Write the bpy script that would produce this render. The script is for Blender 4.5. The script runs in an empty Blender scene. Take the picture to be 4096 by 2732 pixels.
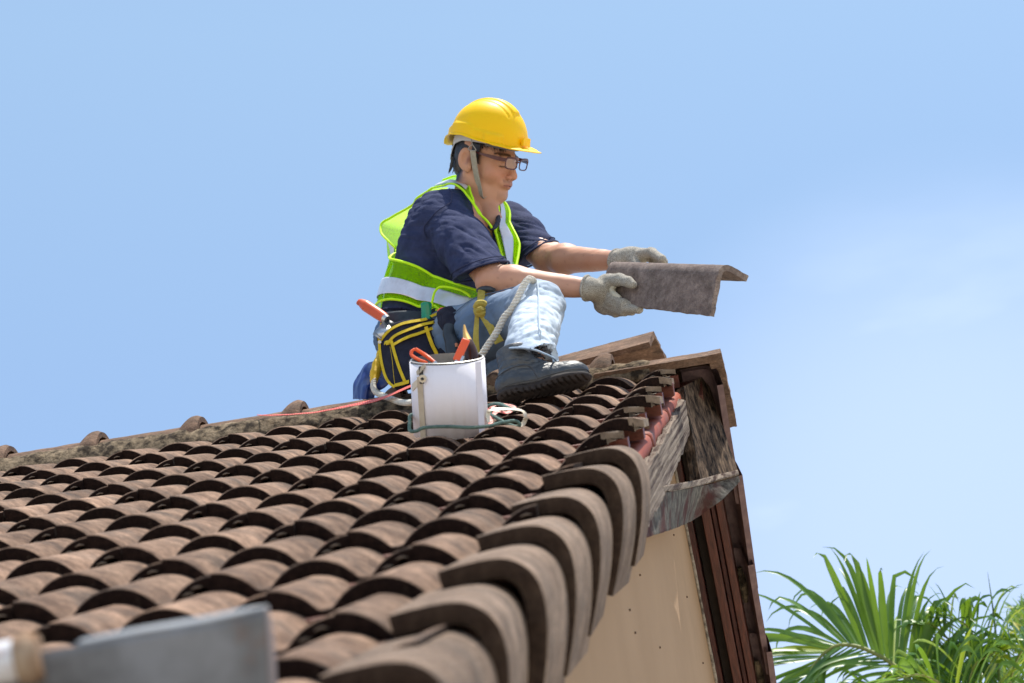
import bpy, bmesh, math, random
import numpy as np
from mathutils import Vector, Matrix
random.seed(7)
rng = np.random.default_rng(7)
sc = bpy.context.scene
R = math.radians
# ---------------------------------------------------------------- camera
RES = (4096.0, 2732.0)
FPX = 10500.0
TH = R(32.5816)                                   # roof pitch
CAM = np.array([0.5109900721, -6.4175721034, -3.5418645645])
M = np.array([[0.9803850332, 0.1847866478, -0.0685498468],
              [-0.1511222845, 0.4815195525, -0.8633081580],
              [-0.1265197290, 0.8567338066, 0.4999999429]])
cd = bpy.data.cameras.new('camera'); co = bpy.data.objects.new('camera', cd); sc.collection.objects.link(co)
r_, d_, f_ = M[0], M[1], M[2]
co.matrix_world = Matrix([[r_[0], -d_[0], -f_[0], CAM[0]], [r_[1], -d_[1], -f_[1], CAM[1]],
                          [r_[2], -d_[2], -f_[2], CAM[2]], [0, 0, 0, 1]])
cd.sensor_width = 36.0; cd.lens = FPX / 4096 * 36; cd.clip_start = 0.1; cd.clip_end = 5000
cd.dof.use_dof = True; cd.dof.focus_distance = 7.0; cd.dof.aperture_fstop = 6.3
sc.camera = co
# ---------------------------------------------------------------- world
SUN = np.array([0.165, 0.05, 0.985]); SUN /= np.linalg.norm(SUN)
EL = math.asin(SUN[2]); AZ = math.atan2(SUN[0], SUN[1])
w = bpy.data.worlds.new('World'); sc.world = w; w.use_nodes = True
nt = w.node_tree; nt.nodes.clear()
def wn(t, **k):
    n = nt.nodes.new(t)
    for a, b in k.items(): setattr(n, a, b)
    return n
out = wn('ShaderNodeOutputWorld'); bg = wn('ShaderNodeBackground')
sky = wn('ShaderNodeTexSky', sky_type='NISHITA'); sky.sun_disc = False
sky.sun_elevation = EL; sky.sun_rotation = AZ; sky.altitude = 0; sky.air_density = 1.0; sky.dust_density = 0.6; sky.ozone_density = 1.6
tc = wn('ShaderNodeTexCoord'); mp = wn('ShaderNodeMapping'); mp.inputs['Scale'].default_value = (3.0, 3.0, 11.0)
mp.inputs['Rotation'].default_value = (0.0, R(14), 0.0)
ns = wn('ShaderNodeTexNoise'); ns.inputs['Scale'].default_value = 1.3; ns.inputs['Detail'].default_value = 5; ns.inputs['Roughness'].default_value = 0.55
cr = wn('ShaderNodeValToRGB'); cr.color_ramp.elements[0].position = 0.46; cr.color_ramp.elements[1].position = 0.82
dp = wn('ShaderNodeVectorMath', operation='DOT_PRODUCT')       # thin cloud veil sits low on the right of the view
vd = (M.T @ np.array([0.175, 0.088, 1.0])); vd /= np.linalg.norm(vd)
dp.inputs[1].default_value = tuple(vd)
mr = wn('ShaderNodeMapRange', clamp=True); mr.inputs['From Min'].default_value = 0.986; mr.inputs['From Max'].default_value = 1.0
mr.interpolation_type = 'SMOOTHSTEP'
mu = wn('ShaderNodeMath', operation='MULTIPLY'); ad = wn('ShaderNodeMath', operation='MULTIPLY_ADD')
ad.inputs[1].default_value = 0.30; ad.inputs[2].default_value = 0.16
mx = wn('ShaderNodeMix', data_type='RGBA'); mx.inputs['B'].default_value = (7.0, 7.2, 8.0, 1)
tint = wn('ShaderNodeMix', data_type='RGBA', blend_type='MULTIPLY'); tint.inputs['Factor'].default_value = 1.0; tint.inputs['B'].default_value = (1.0, .965, .84, 1)
L = nt.links.new
L(tc.outputs['Generated'], mp.inputs['Vector']); L(mp.outputs['Vector'], ns.inputs['Vector']); L(ns.outputs['Fac'], cr.inputs['Fac'])
L(tc.outputs['Generated'], dp.inputs[0]); L(dp.outputs['Value'], mr.inputs['Value'])
L(cr.outputs['Color'], ad.inputs[0]); L(mr.outputs['Result'], mu.inputs[0]); L(ad.outputs[0], mu.inputs[1])
sx = wn('ShaderNodeSeparateXYZ'); L(tc.outputs['Generated'], sx.inputs[0]); mz = wn('ShaderNodeMapRange', clamp=True); mz.inputs['From Min'].default_value = 0.30; mz.inputs['From Max'].default_value = 0.60
L(sx.outputs['Z'], mz.inputs['Value']); tz = wn('ShaderNodeMix', data_type='RGBA'); tz.inputs['A'].default_value = (.73, .71, .765, 1); tz.inputs['B'].default_value = (1.07, 1.035, .875, 1); L(mz.outputs[0], tz.inputs['Factor']); L(tz.outputs['Result'], tint.inputs['B'])
L(sky.outputs['Color'], tint.inputs['A']); L(tint.outputs['Result'], mx.inputs['A']); L(mu.outputs[0], mx.inputs['Factor'])
L(mx.outputs['Result'], bg.inputs['Color']); bg.inputs['Strength'].default_value = 0.13
L(bg.outputs['Background'], out.inputs['Surface'])
sl = bpy.data.lights.new('sun', 'SUN'); sl.energy = 3.4; sl.angle = R(0.5); sl.color = (1.0, 0.945, 0.86)
so = bpy.data.objects.new('sun', sl); sc.collection.objects.link(so)
so.rotation_euler = Vector(tuple(-SUN)).to_track_quat('-Z', 'Y').to_euler()
so.location = (3, 2, 9)
sc.view_settings.view_transform = 'Standard'; sc.view_settings.look = 'None'
sc.view_settings.exposure = 1.05; sc.view_settings.gamma = 1.0
sc.render.engine = 'CYCLES'
try: sc.cycles.max_bounces = 8; sc.cycles.transparent_max_bounces = 12
except Exception: pass

# ---------------------------------------------------------------- geometry helpers
def ray(px, py):
    d = M.T @ np.array([(px - 2048) / FPX, (py - 1366) / FPX, 1.0]); return d / np.linalg.norm(d)
def W(px, py, y):
    """point of the vertical plane at depth y (y=0.08 is the ridge) seen in direction px,py"""
    d = ray(px, py); return CAM + d * (y - CAM[1]) / d[1]
def WX(px, py, x):
    d = ray(px, py); return CAM + d * (x - CAM[0]) / d[0]
def WD(px, py, dist):
    d = M.T @ np.array([(px - 2048) / FPX, (py - 1366) / FPX, 1.0]); return CAM + d * dist
def cvd(v):
    v = M.T @ np.array(v, float); return v
nR = np.array([0, -math.sin(TH), math.cos(TH)]); bR = np.array([0, -math.cos(TH), -math.sin(TH)]); aR = np.array([1.0, 0, 0])
YR = 0.08
ZR = YR * math.tan(TH)
nF = np.array([0, math.sin(TH), math.cos(TH)]); bF = np.array([0, math.cos(TH), -math.sin(TH)])
def roof(x, b, n): return aR * x + bR * b + nR * n
def froof(x, b, n): return np.array([x, YR, ZR]) + bF * b + nF * n
def onroof(px, py, n):
    d = ray(px, py); return CAM + d * ((n - nR @ CAM) / (nR @ d))
def nrm(v): v = np.asarray(v, float); return v / (np.linalg.norm(v) + 1e-12)

COL = sc.collection
def link(name, me, mat=None, parent=None, smooth=True):
    o = bpy.data.objects.new(name, me); COL.objects.link(o)
    if mat is not None:
        for m_ in (mat if isinstance(mat, (list, tuple)) else [mat]): me.materials.append(m_)
    if parent is not None: o.parent = parent
    if smooth:
        me.polygons.foreach_set('use_smooth', [True] * len(me.polygons))
    return o
def mk(name, V, F, mat=None, parent=None, smooth=True, mi=None, sharp=None):
    me = bpy.data.meshes.new(name)
    me.from_pydata([tuple(map(float, v)) for v in V], [], [tuple(map(int, f)) for f in F]); me.update()
    o = link(name, me, mat, parent, smooth)
    if mi is not None: me.polygons.foreach_set('material_index', [int(i) for i in mi])
    if sharp: me.set_sharp_from_angle(angle=R(sharp))
    return o
def tag(o, label=None, cat=None, group=None, kind=None):
    if label: o['label'] = label
    if cat: o['category'] = cat
    if group: o['group'] = group
    if kind: o['kind'] = kind
    return o
def empty(name, loc, label, cat, group=None):
    o = bpy.data.objects.new(name, None); COL.objects.link(o); o.location = tuple(loc); o.empty_display_size = 0.05
    bpy.context.view_layer.update()
    return tag(o, label, cat, group)
def adopt(o, parent):
    """parent keeps o where it stands in the world"""
    o.parent = parent
    pm = Matrix.Translation(parent.location)
    o.matrix_parent_inverse = pm.inverted()
    return o
class MB:
    def __init__(s): s.V = []; s.F = []; s.mi = []
    def add(s, V, F, mi=0):
        o = len(s.V); s.V += [tuple(map(float, v)) for v in V]; s.F += [tuple(int(i) + o for i in f) for f in F]; s.mi += [mi] * len(F)
    def build(s, name, mat, parent=None, smooth=True, sharp=35):
        return mk(name, s.V, s.F, mat, None, smooth, s.mi, sharp) if parent is None else adopt(mk(name, s.V, s.F, mat, None, smooth, s.mi, sharp), parent)
def grid_faces(nu, nv, closed_u=False, closed_v=False):
    F = []
    for i in range(nu if closed_u else nu - 1):
        for j in range(nv if closed_v else nv - 1):
            i2 = (i + 1) % nu; j2 = (j + 1) % nv
            F.append((i * nv + j, i2 * nv + j, i2 * nv + j2, i * nv + j2))
    return F
def resample(P, n):
    """Catmull-Rom curve through P sampled evenly n times"""
    P = np.asarray(P, float)
    if len(P) == 2: return P[0] + (P[1] - P[0]) * np.linspace(0, 1, n)[:, None]
    Q = np.vstack([2 * P[0] - P[1], P, 2 * P[-1] - P[-2]]); S = []
    for i in range(len(P) - 1):
        p0, p1, p2, p3 = Q[i:i + 4]; t = np.linspace(0, 1, 12, endpoint=False)[:, None]
        S.append(0.5 * (2 * p1 + (p2 - p0) * t + (2 * p0 - 5 * p1 + 4 * p2 - p3) * t ** 2 + (3 * p1 - p0 - 3 * p2 + p3) * t ** 3))
    S = np.vstack(S + [P[-1:]]); d = np.r_[0, np.cumsum(np.linalg.norm(np.diff(S, axis=0), axis=1))]
    s = np.linspace(0, d[-1], n); return np.stack([np.interp(s, d, S[:, k]) for k in range(P.shape[1])], 1)
def frames(P):
    T = np.gradient(P, axis=0); T /= np.linalg.norm(T, axis=1)[:, None] + 1e-12
    n = np.cross(T[0], [0.13, 0.21, 0.97]); n = nrm(n); N = []
    for t in T:
        n = n - t * (n @ t); n = nrm(n); N.append(n)
    N = np.array(N); return T, N, np.cross(T, N)
def tube_geo(P, r, ns=10, cap=True, n=None):
    P = resample(P, n or max(8, 4 * len(P))); k = len(P)
    rr = np.interp(np.linspace(0, 1, k), np.linspace(0, 1, len(np.atleast_1d(r))), np.atleast_1d(r)) if np.ndim(r) else np.full(k, r)
    T, N, B = frames(P); a = np.linspace(0, 2 * np.pi, ns, endpoint=False)
    V = (P[:, None] + rr[:, None, None] * (np.cos(a)[None, :, None] * N[:, None] + np.sin(a)[None, :, None] * B[:, None])).reshape(-1, 3)
    F = grid_faces(k, ns, False, True); V = list(V)
    if cap:
        V += [P[0], P[-1]]; c0 = k * ns; c1 = c0 + 1
        for j in range(ns):
            F.append((j, (j + 1) % ns, c0)); F.append(((k - 1) * ns + (j + 1) % ns, (k - 1) * ns + j, c1))
    return V, F
def rope_geo(P, r, pitch, strands=3, ns=8, n=None):
    """laid rope: helical strands"""
    P = resample(P, 200); L_ = np.linalg.norm(np.diff(P, axis=0), axis=1).sum()
    n = n or int(max(30, L_ / pitch * 14)); P = resample(P, n); T, N, B = frames(P)
    s = np.linspace(0, L_, n); V = []; F = []
    for k in range(strands):
        ph = 2 * np.pi * s / pitch + 2 * np.pi * k / strands
        C = P + 0.58 * r * (np.cos(ph)[:, None] * N + np.sin(ph)[:, None] * B)
        v, f = tube_geo(C, 0.46 * r, ns, True, n); o = len(V); V += list(v); F += [tuple(i + o for i in q) for q in f]
    return V, F
def ribbon_geo(P, width, nrmdir, thick=0.0012, n=None, wave=0.0, wdir=None):
    """flat strap along P; wdir fixed width direction or perpendicular to nrmdir"""
    P = resample(P, n or 6 * len(P)); T = np.gradient(P, axis=0); T /= np.linalg.norm(T, axis=1)[:, None]
    nd = np.asarray(nrmdir, float); nd = np.tile(nd, (len(P), 1)) if nd.ndim == 1 else resample(nd, len(P))
    Wd = np.cross(T, nd) if wdir is None else np.tile(np.asarray(wdir, float), (len(P), 1)); Wd /= np.linalg.norm(Wd, axis=1)[:, None]
    N = np.cross(Wd, T); N /= np.linalg.norm(N, axis=1)[:, None]
    wd = np.interp(np.linspace(0, 1, len(P)), np.linspace(0, 1, len(np.atleast_1d(width))), np.atleast_1d(width))[:, None]
    c = [P + Wd * wd / 2 + N * thick / 2, P - Wd * wd / 2 + N * thick / 2, P - Wd * wd / 2 - N * thick / 2, P + Wd * wd / 2 - N * thick / 2]
    V = np.stack(c, 1).reshape(-1, 3); F = grid_faces(len(P), 4, False, True)
    k = (len(P) - 1) * 4; F += [(3, 2, 1, 0), (k, k + 1, k + 2, k + 3)]
    return V, F
def patch_geo(A, B, nu, nv, bulge=0.0, bdir=(0, 0, 0), mids=None):
    """surface between curves A and B (optionally through mids)"""
    C = [resample(c, nu) for c in ([A] + (mids or []) + [B])]; C = np.stack(C, 0)           # (k,nu,3)
    V = np.zeros((nu, nv, 3))
    for i in range(nu): V[i] = resample(C[:, i], nv)
    if bulge:
        u = np.sin(np.pi * np.linspace(0, 1, nu))[:, None, None]; v = np.sin(np.pi * np.linspace(0, 1, nv))[None, :, None]
        V = V + bulge * (u * v) ** 0.6 * np.asarray(bdir, float)
    return V.reshape(-1, 3), grid_faces(nu, nv)
def solid(o, t, off=0.0):
    m_ = o.modifiers.new('solid', 'SOLIDIFY'); m_.thickness = t; m_.offset = off; return o
def bevel(o, w, seg=2, ang=40):
    m_ = o.modifiers.new('bevel', 'BEVEL'); m_.width = w; m_.segments = seg; m_.limit_method = 'ANGLE'; m_.angle_limit = R(ang); return o
def subsurf(o, n=1):
    m_ = o.modifiers.new('sub', 'SUBSURF'); m_.levels = n; m_.render_levels = n; return o
def box_geo(c, ax, h):
    """oriented box: centre, three axis vectors (rows), half sizes"""
    V = []
    for i in (-1, 1):
        for j in (-1, 1):
            for k in (-1, 1): V.append(np.asarray(c) + ax[0] * h[0] * i + ax[1] * h[1] * j + ax[2] * h[2] * k)
    return V, [(0, 1, 3, 2), (4, 6, 7, 5), (0, 4, 5, 1), (2, 3, 7, 6), (0, 2, 6, 4), (1, 5, 7, 3)]
def dense_box(c, ax, h, seg, jit=0.0, seed=0):
    """subdivided box with uneven (weathered) edges"""
    bm = bmesh.new(); bmesh.ops.create_cube(bm, size=2.0)
    es = list(bm.edges)
    for e in es: pass
    long_ = [e for e in bm.edges if abs((e.verts[0].co - e.verts[1].co)[0]) > 1]
    bmesh.ops.subdivide_edges(bm, edges=long_, cuts=seg, use_grid_fill=True)
    mid_ = [e for e in bm.edges if abs((e.verts[0].co - e.verts[1].co)[2]) > 1]
    bmesh.ops.subdivide_edges(bm, edges=mid_, cuts=5, use_grid_fill=True)
    V = np.array([v.co[:] for v in bm.verts]); F = [[v.index for v in f.verts] for f in bm.faces]; bm.free()
    P = np.asarray(c) + (V * h) @ np.asarray(ax)
    if jit:
        P = P + jit * (vnoise(P * 28 + seed * 7.1, 3) - 0.5)[:, None] * 2 * (np.abs(V[:, 2:3]) > .9) * np.sign(V[:, 2:3]) * ax[2]
        P = P + jit * 0.5 * (vnoise(P * 60 + seed * 3.1 + 9, 2) - 0.5)[:, None] * 2 * ax[2]
    return P, F
# hash noise
def _h(i, j, k):
    n = (i.astype(np.int64) * 374761393 + j.astype(np.int64) * 668265263 + k.astype(np.int64) * 1274126177) & 0xffffffff
    n = ((n ^ (n >> 13)) * 1274126177) & 0xffffffff
    return ((n ^ (n >> 16)) & 0xffff) / 65535.0
def vnoise(P, octv=1):
    P = np.asarray(P, float); out_ = 0; amp = 1; tot = 0
    for o in range(octv):
        Q = P * 2 ** o + 13.7 * o; I = np.floor(Q); f = Q - I; f = f * f * (3 - 2 * f); i, j, k = I[..., 0], I[..., 1], I[..., 2]; v = 0
        for a in (0, 1):
            for b in (0, 1):
                for c in (0, 1):
                    wgt = (f[..., 0] if a else 1 - f[..., 0]) * (f[..., 1] if b else 1 - f[..., 1]) * (f[..., 2] if c else 1 - f[..., 2])
                    v = v + wgt * _h(i + a, j + b, k + c)
        out_ = out_ + amp * v; tot += amp; amp *= 0.5
    return out_ / tot

# ---------------------------------------------------------------- signed-distance modelling
def cone(a, b, ra, rb):
    a = np.asarray(a, float); b = np.asarray(b, float); ab = b - a; L2 = ab @ ab
    def f(p):
        h = np.clip(((p - a) @ ab) / L2, 0, 1); return np.linalg.norm(p - a - h[:, None] * ab, axis=1) - (ra + (rb - ra) * h)
    return f
def ell(c, r, ax=None):
    c = np.asarray(c, float); r = np.asarray(r, float)
    def f(p):
        q = p - c
        if ax is not None: q = q @ np.asarray(ax).T
        k0 = np.linalg.norm(q / r, axis=1); k1 = np.linalg.norm(q / (r * r), axis=1) + 1e-9
        return k0 * (k0 - 1) / k1
    return f
def smin(a, b, k):
    h = np.clip(0.5 + 0.5 * (b - a) / k, 0, 1); return b * (1 - h) + a * h - k * h * (1 - h)
def union(fs, k=0.01):
    def f(p):
        d = fs[0](p) if not isinstance(fs[0], tuple) else fs[0][0](p)
        for g in fs[1:]:
            kk = k
            if isinstance(g, tuple): g, kk = g
            d = smin(d, g(p), kk)
        return d
    return f
def cut(f, g, k=0.004):
    """remove g from f"""
    return lambda p: -smin(-f(p), g(p), k)
def plane(c, n):
    c = np.asarray(c, float); n = nrm(n); return lambda p: (p - c) @ n
def inter(f, g): return lambda p: np.maximum(f(p), g(p))
def surface(f, lo, hi, step, relax=2):
    lo = np.asarray(lo, float); hi = np.asarray(hi, float); n = np.ceil((hi - lo) / step / 8).astype(int) * 8 + 1
    G = np.ones(n, np.float32)
    B = 8; nb = (n - 1) // B
    I = np.stack(np.meshgrid(*[np.arange(k) for k in nb], indexing='ij'), -1).reshape(-1, 3)
    cen = lo + (I * B + B / 2) * step; d = f(cen); rad = step * B * 0.5 * 1.75 + 0.012
    loc = np.stack(np.meshgrid(*[np.arange(B + 1)] * 3, indexing='ij'), -1).reshape(-1, 3)
    for ii, dd in zip(I, d):
        o = ii * B
        if dd < -rad: G[o[0]:o[0] + B + 1, o[1]:o[1] + B + 1, o[2]:o[2] + B + 1] = -1
    act = I[np.abs(d) <= rad]
    for s in range(0, len(act), 400):
        blk = act[s:s + 400]; P = lo + ((blk * B)[:, None] + loc[None]) * step
        v = f(P.reshape(-1, 3)).reshape(len(blk), B + 1, B + 1, B + 1)
        for q, o in enumerate(blk * B): G[o[0]:o[0] + B + 1, o[1]:o[1] + B + 1, o[2]:o[2] + B + 1] = v[q]
    ins = G < 0
    cnt = sum(ins[a:n[0] - 1 + a, b:n[1] - 1 + b, c:n[2] - 1 + c].astype(np.int8) for a in (0, 1) for b in (0, 1) for c in (0, 1))
    C = np.argwhere((cnt > 0) & (cnt < 8)); idx = -np.ones(n - 1, int); idx[tuple(C.T)] = np.arange(len(C))
    acc = np.zeros((len(C), 3)); num = np.zeros(len(C))
    cor = [(a, b, c) for a in (0, 1) for b in (0, 1) for c in (0, 1)]
    for a in cor:
        for b in cor:
            if sum(b) - sum(a) == 1 and all(y >= x for x, y in zip(a, b)):
                va = G[tuple((C + a).T)].astype(float); vb = G[tuple((C + b).T)].astype(float); m_ = (va < 0) != (vb < 0)
                t = np.where(m_, va / (va - vb + 1e-20), 0)
                p = np.array(a) + t[:, None] * (np.array(b) - np.array(a)); acc[m_] += p[m_]; num[m_] += 1
    V = lo + (C + acc / num[:, None]) * step; F = []
    for ax in range(3):
        e = np.zeros(3, int); e[ax] = 1; u, v = [(1, 2), (2, 0), (0, 1)][ax]; eu = np.zeros(3, int); eu[u] = 1; ev = np.zeros(3, int); ev[v] = 1
        A = ins[tuple(slice(0, n[k] - e[k]) for k in range(3))]; Bv = ins[tuple(slice(e[k], n[k]) for k in range(3))]
        E_ = np.argwhere(A != Bv); E_ = E_[(E_[:, u] > 0) & (E_[:, v] > 0) & (E_[:, u] < n[u] - 1) & (E_[:, v] < n[v] - 1)]
        q = np.stack([idx[tuple((E_ - eu - ev).T)], idx[tuple((E_ - ev).T)], idx[tuple(E_.T)], idx[tuple((E_ - eu).T)]], 1)
        fl = ~A[tuple(E_.T)]; q[fl] = q[fl][:, ::-1]; F.append(q)
    F = np.vstack(F); F = F[(F >= 0).all(1)]
    for _ in range(relax):
        e = 1e-4; d0 = f(V); g = np.stack([f(V + np.eye(3)[k] * e) - d0 for k in range(3)], 1) / e
        s = (d0 / (np.einsum('ij,ij->i', g, g) + 1e-6))[:, None] * g; V = V - np.clip(s, -step, step)
    return V, F
def sgrad(f, P, e=5e-4):
    d0 = f(P); g = np.stack([f(P + np.eye(3)[k] * e) - d0 for k in range(3)], 1) / e
    return d0, g / (np.linalg.norm(g, axis=1)[:, None] + 1e-9)
def project(f, P, off, it=5):
    P = np.array(P, float)
    for _ in range(it):
        d, g = sgrad(f, P); P = P - g * np.clip(d - off, -0.03, 0.03)[:, None]
    return P
def sdf_obj(name, f, lo, hi, step, mat, parent, disp=None, color=None, smoothit=0):
    V, F = surface(f, lo, hi, step)
    if disp is not None:
        d, g = sgrad(f, V, 2e-3); V = V + g * disp(V, g)[:, None]
    o = mk(name, V, F, mat, None, True)
    if color is not None:
        c = color(V); at = o.data.color_attributes.new('Col', 'FLOAT_COLOR', 'POINT')
        at.data.foreach_set('color', np.c_[c, np.ones(len(c))].astype(np.float32).ravel())
    adopt(o, parent); return o

# ---------------------------------------------------------------- materials
def material(name, c1, c2=None, rough=0.7, scale=8.0, detail=6, bump=0.0, bscale=60, spec=0.35, metal=0.0, ramp=(0.35, 0.65), objrand=0.0,
             c3=None, s3=3.0, r3=(0.55, 0.7), attr=False, stretch=None, coat=0.0, sss=0.0, trans=0.0, bdist=0.004, grime=0.0):
    m = bpy.data.materials.new(name); m.use_nodes = True; n = m.node_tree; P = n.nodes['Principled BSDF']; K = n.links.new
    def nn(t): return n.nodes.new(t)
    P.inputs['Roughness'].default_value = rough; P.inputs['Specular IOR Level'].default_value = spec; P.inputs['Metallic'].default_value = metal
    P.inputs['Coat Weight'].default_value = coat
    if sss: P.inputs['Subsurface Weight'].default_value = sss; P.inputs['Subsurface Radius'].default_value = (0.012, 0.005, 0.003)
    if trans: P.inputs['Transmission Weight'].default_value = trans
    tc = nn('ShaderNodeTexCoord'); mp = nn('ShaderNodeMapping'); K(tc.outputs['Object'], mp.inputs['Vector'])
    if stretch: mp.inputs['Scale'].default_value = stretch
    if attr:
        a = nn('ShaderNodeAttribute'); a.attribute_name = 'Col'; base = a.outputs['Color']
    else:
        if objrand:
            oi = nn('ShaderNodeObjectInfo'); vm = nn('ShaderNodeVectorMath'); vm.operation = 'SCALE'; vm.inputs[3].default_value = 30
            cx = nn('ShaderNodeCombineXYZ'); K(oi.outputs['Random'], cx.inputs[0]); K(oi.outputs['Random'], cx.inputs[1]); K(cx.outputs[0], vm.inputs[0])
            K(vm.outputs[0], mp.inputs['Location'])
        no = nn('ShaderNodeTexNoise'); no.inputs['Scale'].default_value = scale; no.inputs['Detail'].default_value = detail; no.inputs['Roughness'].default_value = 0.62
        K(mp.outputs[0], no.inputs['Vector']); cr = nn('ShaderNodeValToRGB'); cr.color_ramp.elements[0].position = ramp[0]; cr.color_ramp.elements[1].position = ramp[1]
        cr.color_ramp.elements[0].color = (*c1, 1); cr.color_ramp.elements[1].color = (*(c2 or c1), 1); K(no.outputs['Fac'], cr.inputs['Fac']); base = cr.outputs['Color']
        if c3:
            n3 = nn('ShaderNodeTexNoise'); n3.inputs['Scale'].default_value = s3; n3.inputs['Detail'].default_value = 8; n3.inputs['Roughness'].default_value = 0.7
            K(mp.outputs[0], n3.inputs['Vector']); q = nn('ShaderNodeMapRange'); q.inputs['From Min'].default_value = r3[0]; q.inputs['From Max'].default_value = r3[1]
            K(n3.outputs['Fac'], q.inputs['Value']); mxx = nn('ShaderNodeMix'); mxx.data_type = 'RGBA'; K(q.outputs[0], mxx.inputs['Factor']); K(base, mxx.inputs['A'])
            mxx.inputs['B'].default_value = (*c3, 1); base = mxx.outputs['Result']
        if objrand:
            hs = nn('ShaderNodeHueSaturation'); q = nn('ShaderNodeMapRange'); K(oi.outputs['Random'], q.inputs['Value'])
            q.inputs['To Min'].default_value = 1 - objrand; q.inputs['To Max'].default_value = 1 + objrand; K(q.outputs[0], hs.inputs['Value']); K(base, hs.inputs['Color']); base = hs.outputs['Color']
    if grime:
        for gs_, lo_, hi_, a_, b_ in ((22, 1 - grime, 1.12, .36, .62), (130, 1 - grime * .9, 1.10, .34, .56)):
            ng = nn('ShaderNodeTexNoise'); ng.inputs['Scale'].default_value = gs_; ng.inputs['Detail'].default_value = 9; ng.inputs['Roughness'].default_value = .75; K(mp.outputs[0], ng.inputs['Vector'])
            mg = nn('ShaderNodeMapRange'); mg.inputs['From Min'].default_value = a_; mg.inputs['From Max'].default_value = b_; mg.inputs['To Min'].default_value = lo_; mg.inputs['To Max'].default_value = hi_; K(ng.outputs['Fac'], mg.inputs['Value'])
            vg = nn('ShaderNodeVectorMath'); vg.operation = 'SCALE'; K(base, vg.inputs[0]); K(mg.outputs[0], vg.inputs[3]); base = vg.outputs[0]
    K(base, P.inputs['Base Color'])
    if bump:
        nb = nn('ShaderNodeTexNoise'); nb.inputs['Scale'].default_value = bscale; nb.inputs['Detail'].default_value = 7; nb.inputs['Roughness'].default_value = 0.65
        K(mp.outputs[0], nb.inputs['Vector']); bp = nn('ShaderNodeBump'); bp.inputs['Strength'].default_value = bump; bp.inputs['Distance'].default_value = bdist
        K(nb.outputs['Fac'], bp.inputs['Height']); K(bp.outputs[0], P.inputs['Normal'])
    return m
MT = {}
MT['tile'] = material('tile_concrete', (.145, .086, .057), (.315, .203, .138), .9, 11, 9, bump=.8, bscale=160, objrand=.24, c3=(.085, .070, .060), s3=8, r3=(.50, .74), spec=.2, grime=.42)
MT['tilefront'] = material('tile_edge_black', (.008, .0045, .004), (.024, .013, .010), .95, 60, bump=.8, bscale=220, spec=.1, c3=(.075, .055, .038), s3=45, r3=(.6, .75))  # front faces coloured near black, much darker than the tile tops
MT['verge'] = material('verge_concrete', (.140, .094, .066), (.315, .224, .162), .9, 9, bump=1.0, bscale=150, objrand=.12, spec=.2, c3=(.10, .08, .066), s3=7, r3=(.5, .75), grime=.4)
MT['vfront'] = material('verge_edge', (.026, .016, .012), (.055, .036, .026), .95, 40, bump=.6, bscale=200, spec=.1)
MT['ridge'] = material('ridge_clay', (.15, .09, .06), (.27, .17, .115), .88, 10, bump=.9, bscale=110, spec=.2, objrand=.08, c3=(.12, .09, .07), s3=9, r3=(.52, .72), stretch=(1, 2, 2), grime=.45)
MT['mortar'] = material('ridge_mortar', (.040, .030, .022), (.27, .205, .135), .95, 34, 9, bump=1.0, bscale=60, spec=.1, ramp=(.40, .62), bdist=.012)
MT['pale'] = material('broken_concrete', (.15, .115, .088), (.27, .21, .16), .95, 40, bump=.9, bscale=120, spec=.1)
MT['held'] = material('held_tile_concrete', (.19, .145, .130), (.27, .215, .19), .9, 45, bump=.9, bscale=260, spec=.15, c3=(.30, .24, .20), s3=16, r3=(.55, .75), grime=.35)
MT['purple'] = material('purple_concrete', (.15, .098, .10), (.23, .155, .15), .85, 30, bump=.7, bscale=220, spec=.2)  # far verge tiles, coloured more purple than the near ones
MT['redwood'] = material('red_brown_painted_wood', (.10, .026, .016), (.19, .055, .032), .5, 14, bump=.5, bscale=40, spec=.4, stretch=(2, 1, 8))
MT['redmetal'] = material('red_painted_flashing', (.22, .045, .022), (.30, .075, .04), .62, 12, bump=.15, bscale=50, spec=.2, c3=(.20, .10, .08), s3=8)
MT['trim'] = material('dark_red_trim', (.030, .008, .007), (.085, .022, .016), .45, 12, bump=.6, bscale=30, spec=.35, stretch=(14, 1.2, 1.2))
MT['moulding'] = material('dark_moulding', (.045, .014, .010), (.11, .034, .022), .5, 14, bump=.6, bscale=30, spec=.35, stretch=(14, 1.2, 1.2))
MT['wall'] = material('cream_render_wall', (.345, .224, .132), (.385, .253, .152), .92, 1.6, bump=.25, bscale=120, spec=.15, c3=(.28, .19, .115), s3=2.0, r3=(.6, .9))
MT['soffit'] = material('dark_void', (.02, .014, .012), (.035, .025, .02), .9, 10)
def wood_mat(name, c1, c2, c3):
    m = material(name, c1, c2, .92, 6, 10, bump=1.0, bscale=14, spec=.1, stretch=(26, 3, 3), c3=c3, s3=11, r3=(.5, .66), bdist=.02)
    return m
def attrmat(name, rough=.6, bump=0, bscale=200, spec=.35, sss=0, bdist=.002): return material(name, (1, 1, 1), rough=rough, bump=bump, bscale=bscale, spec=spec, attr=True, sss=sss, bdist=bdist)

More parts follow.
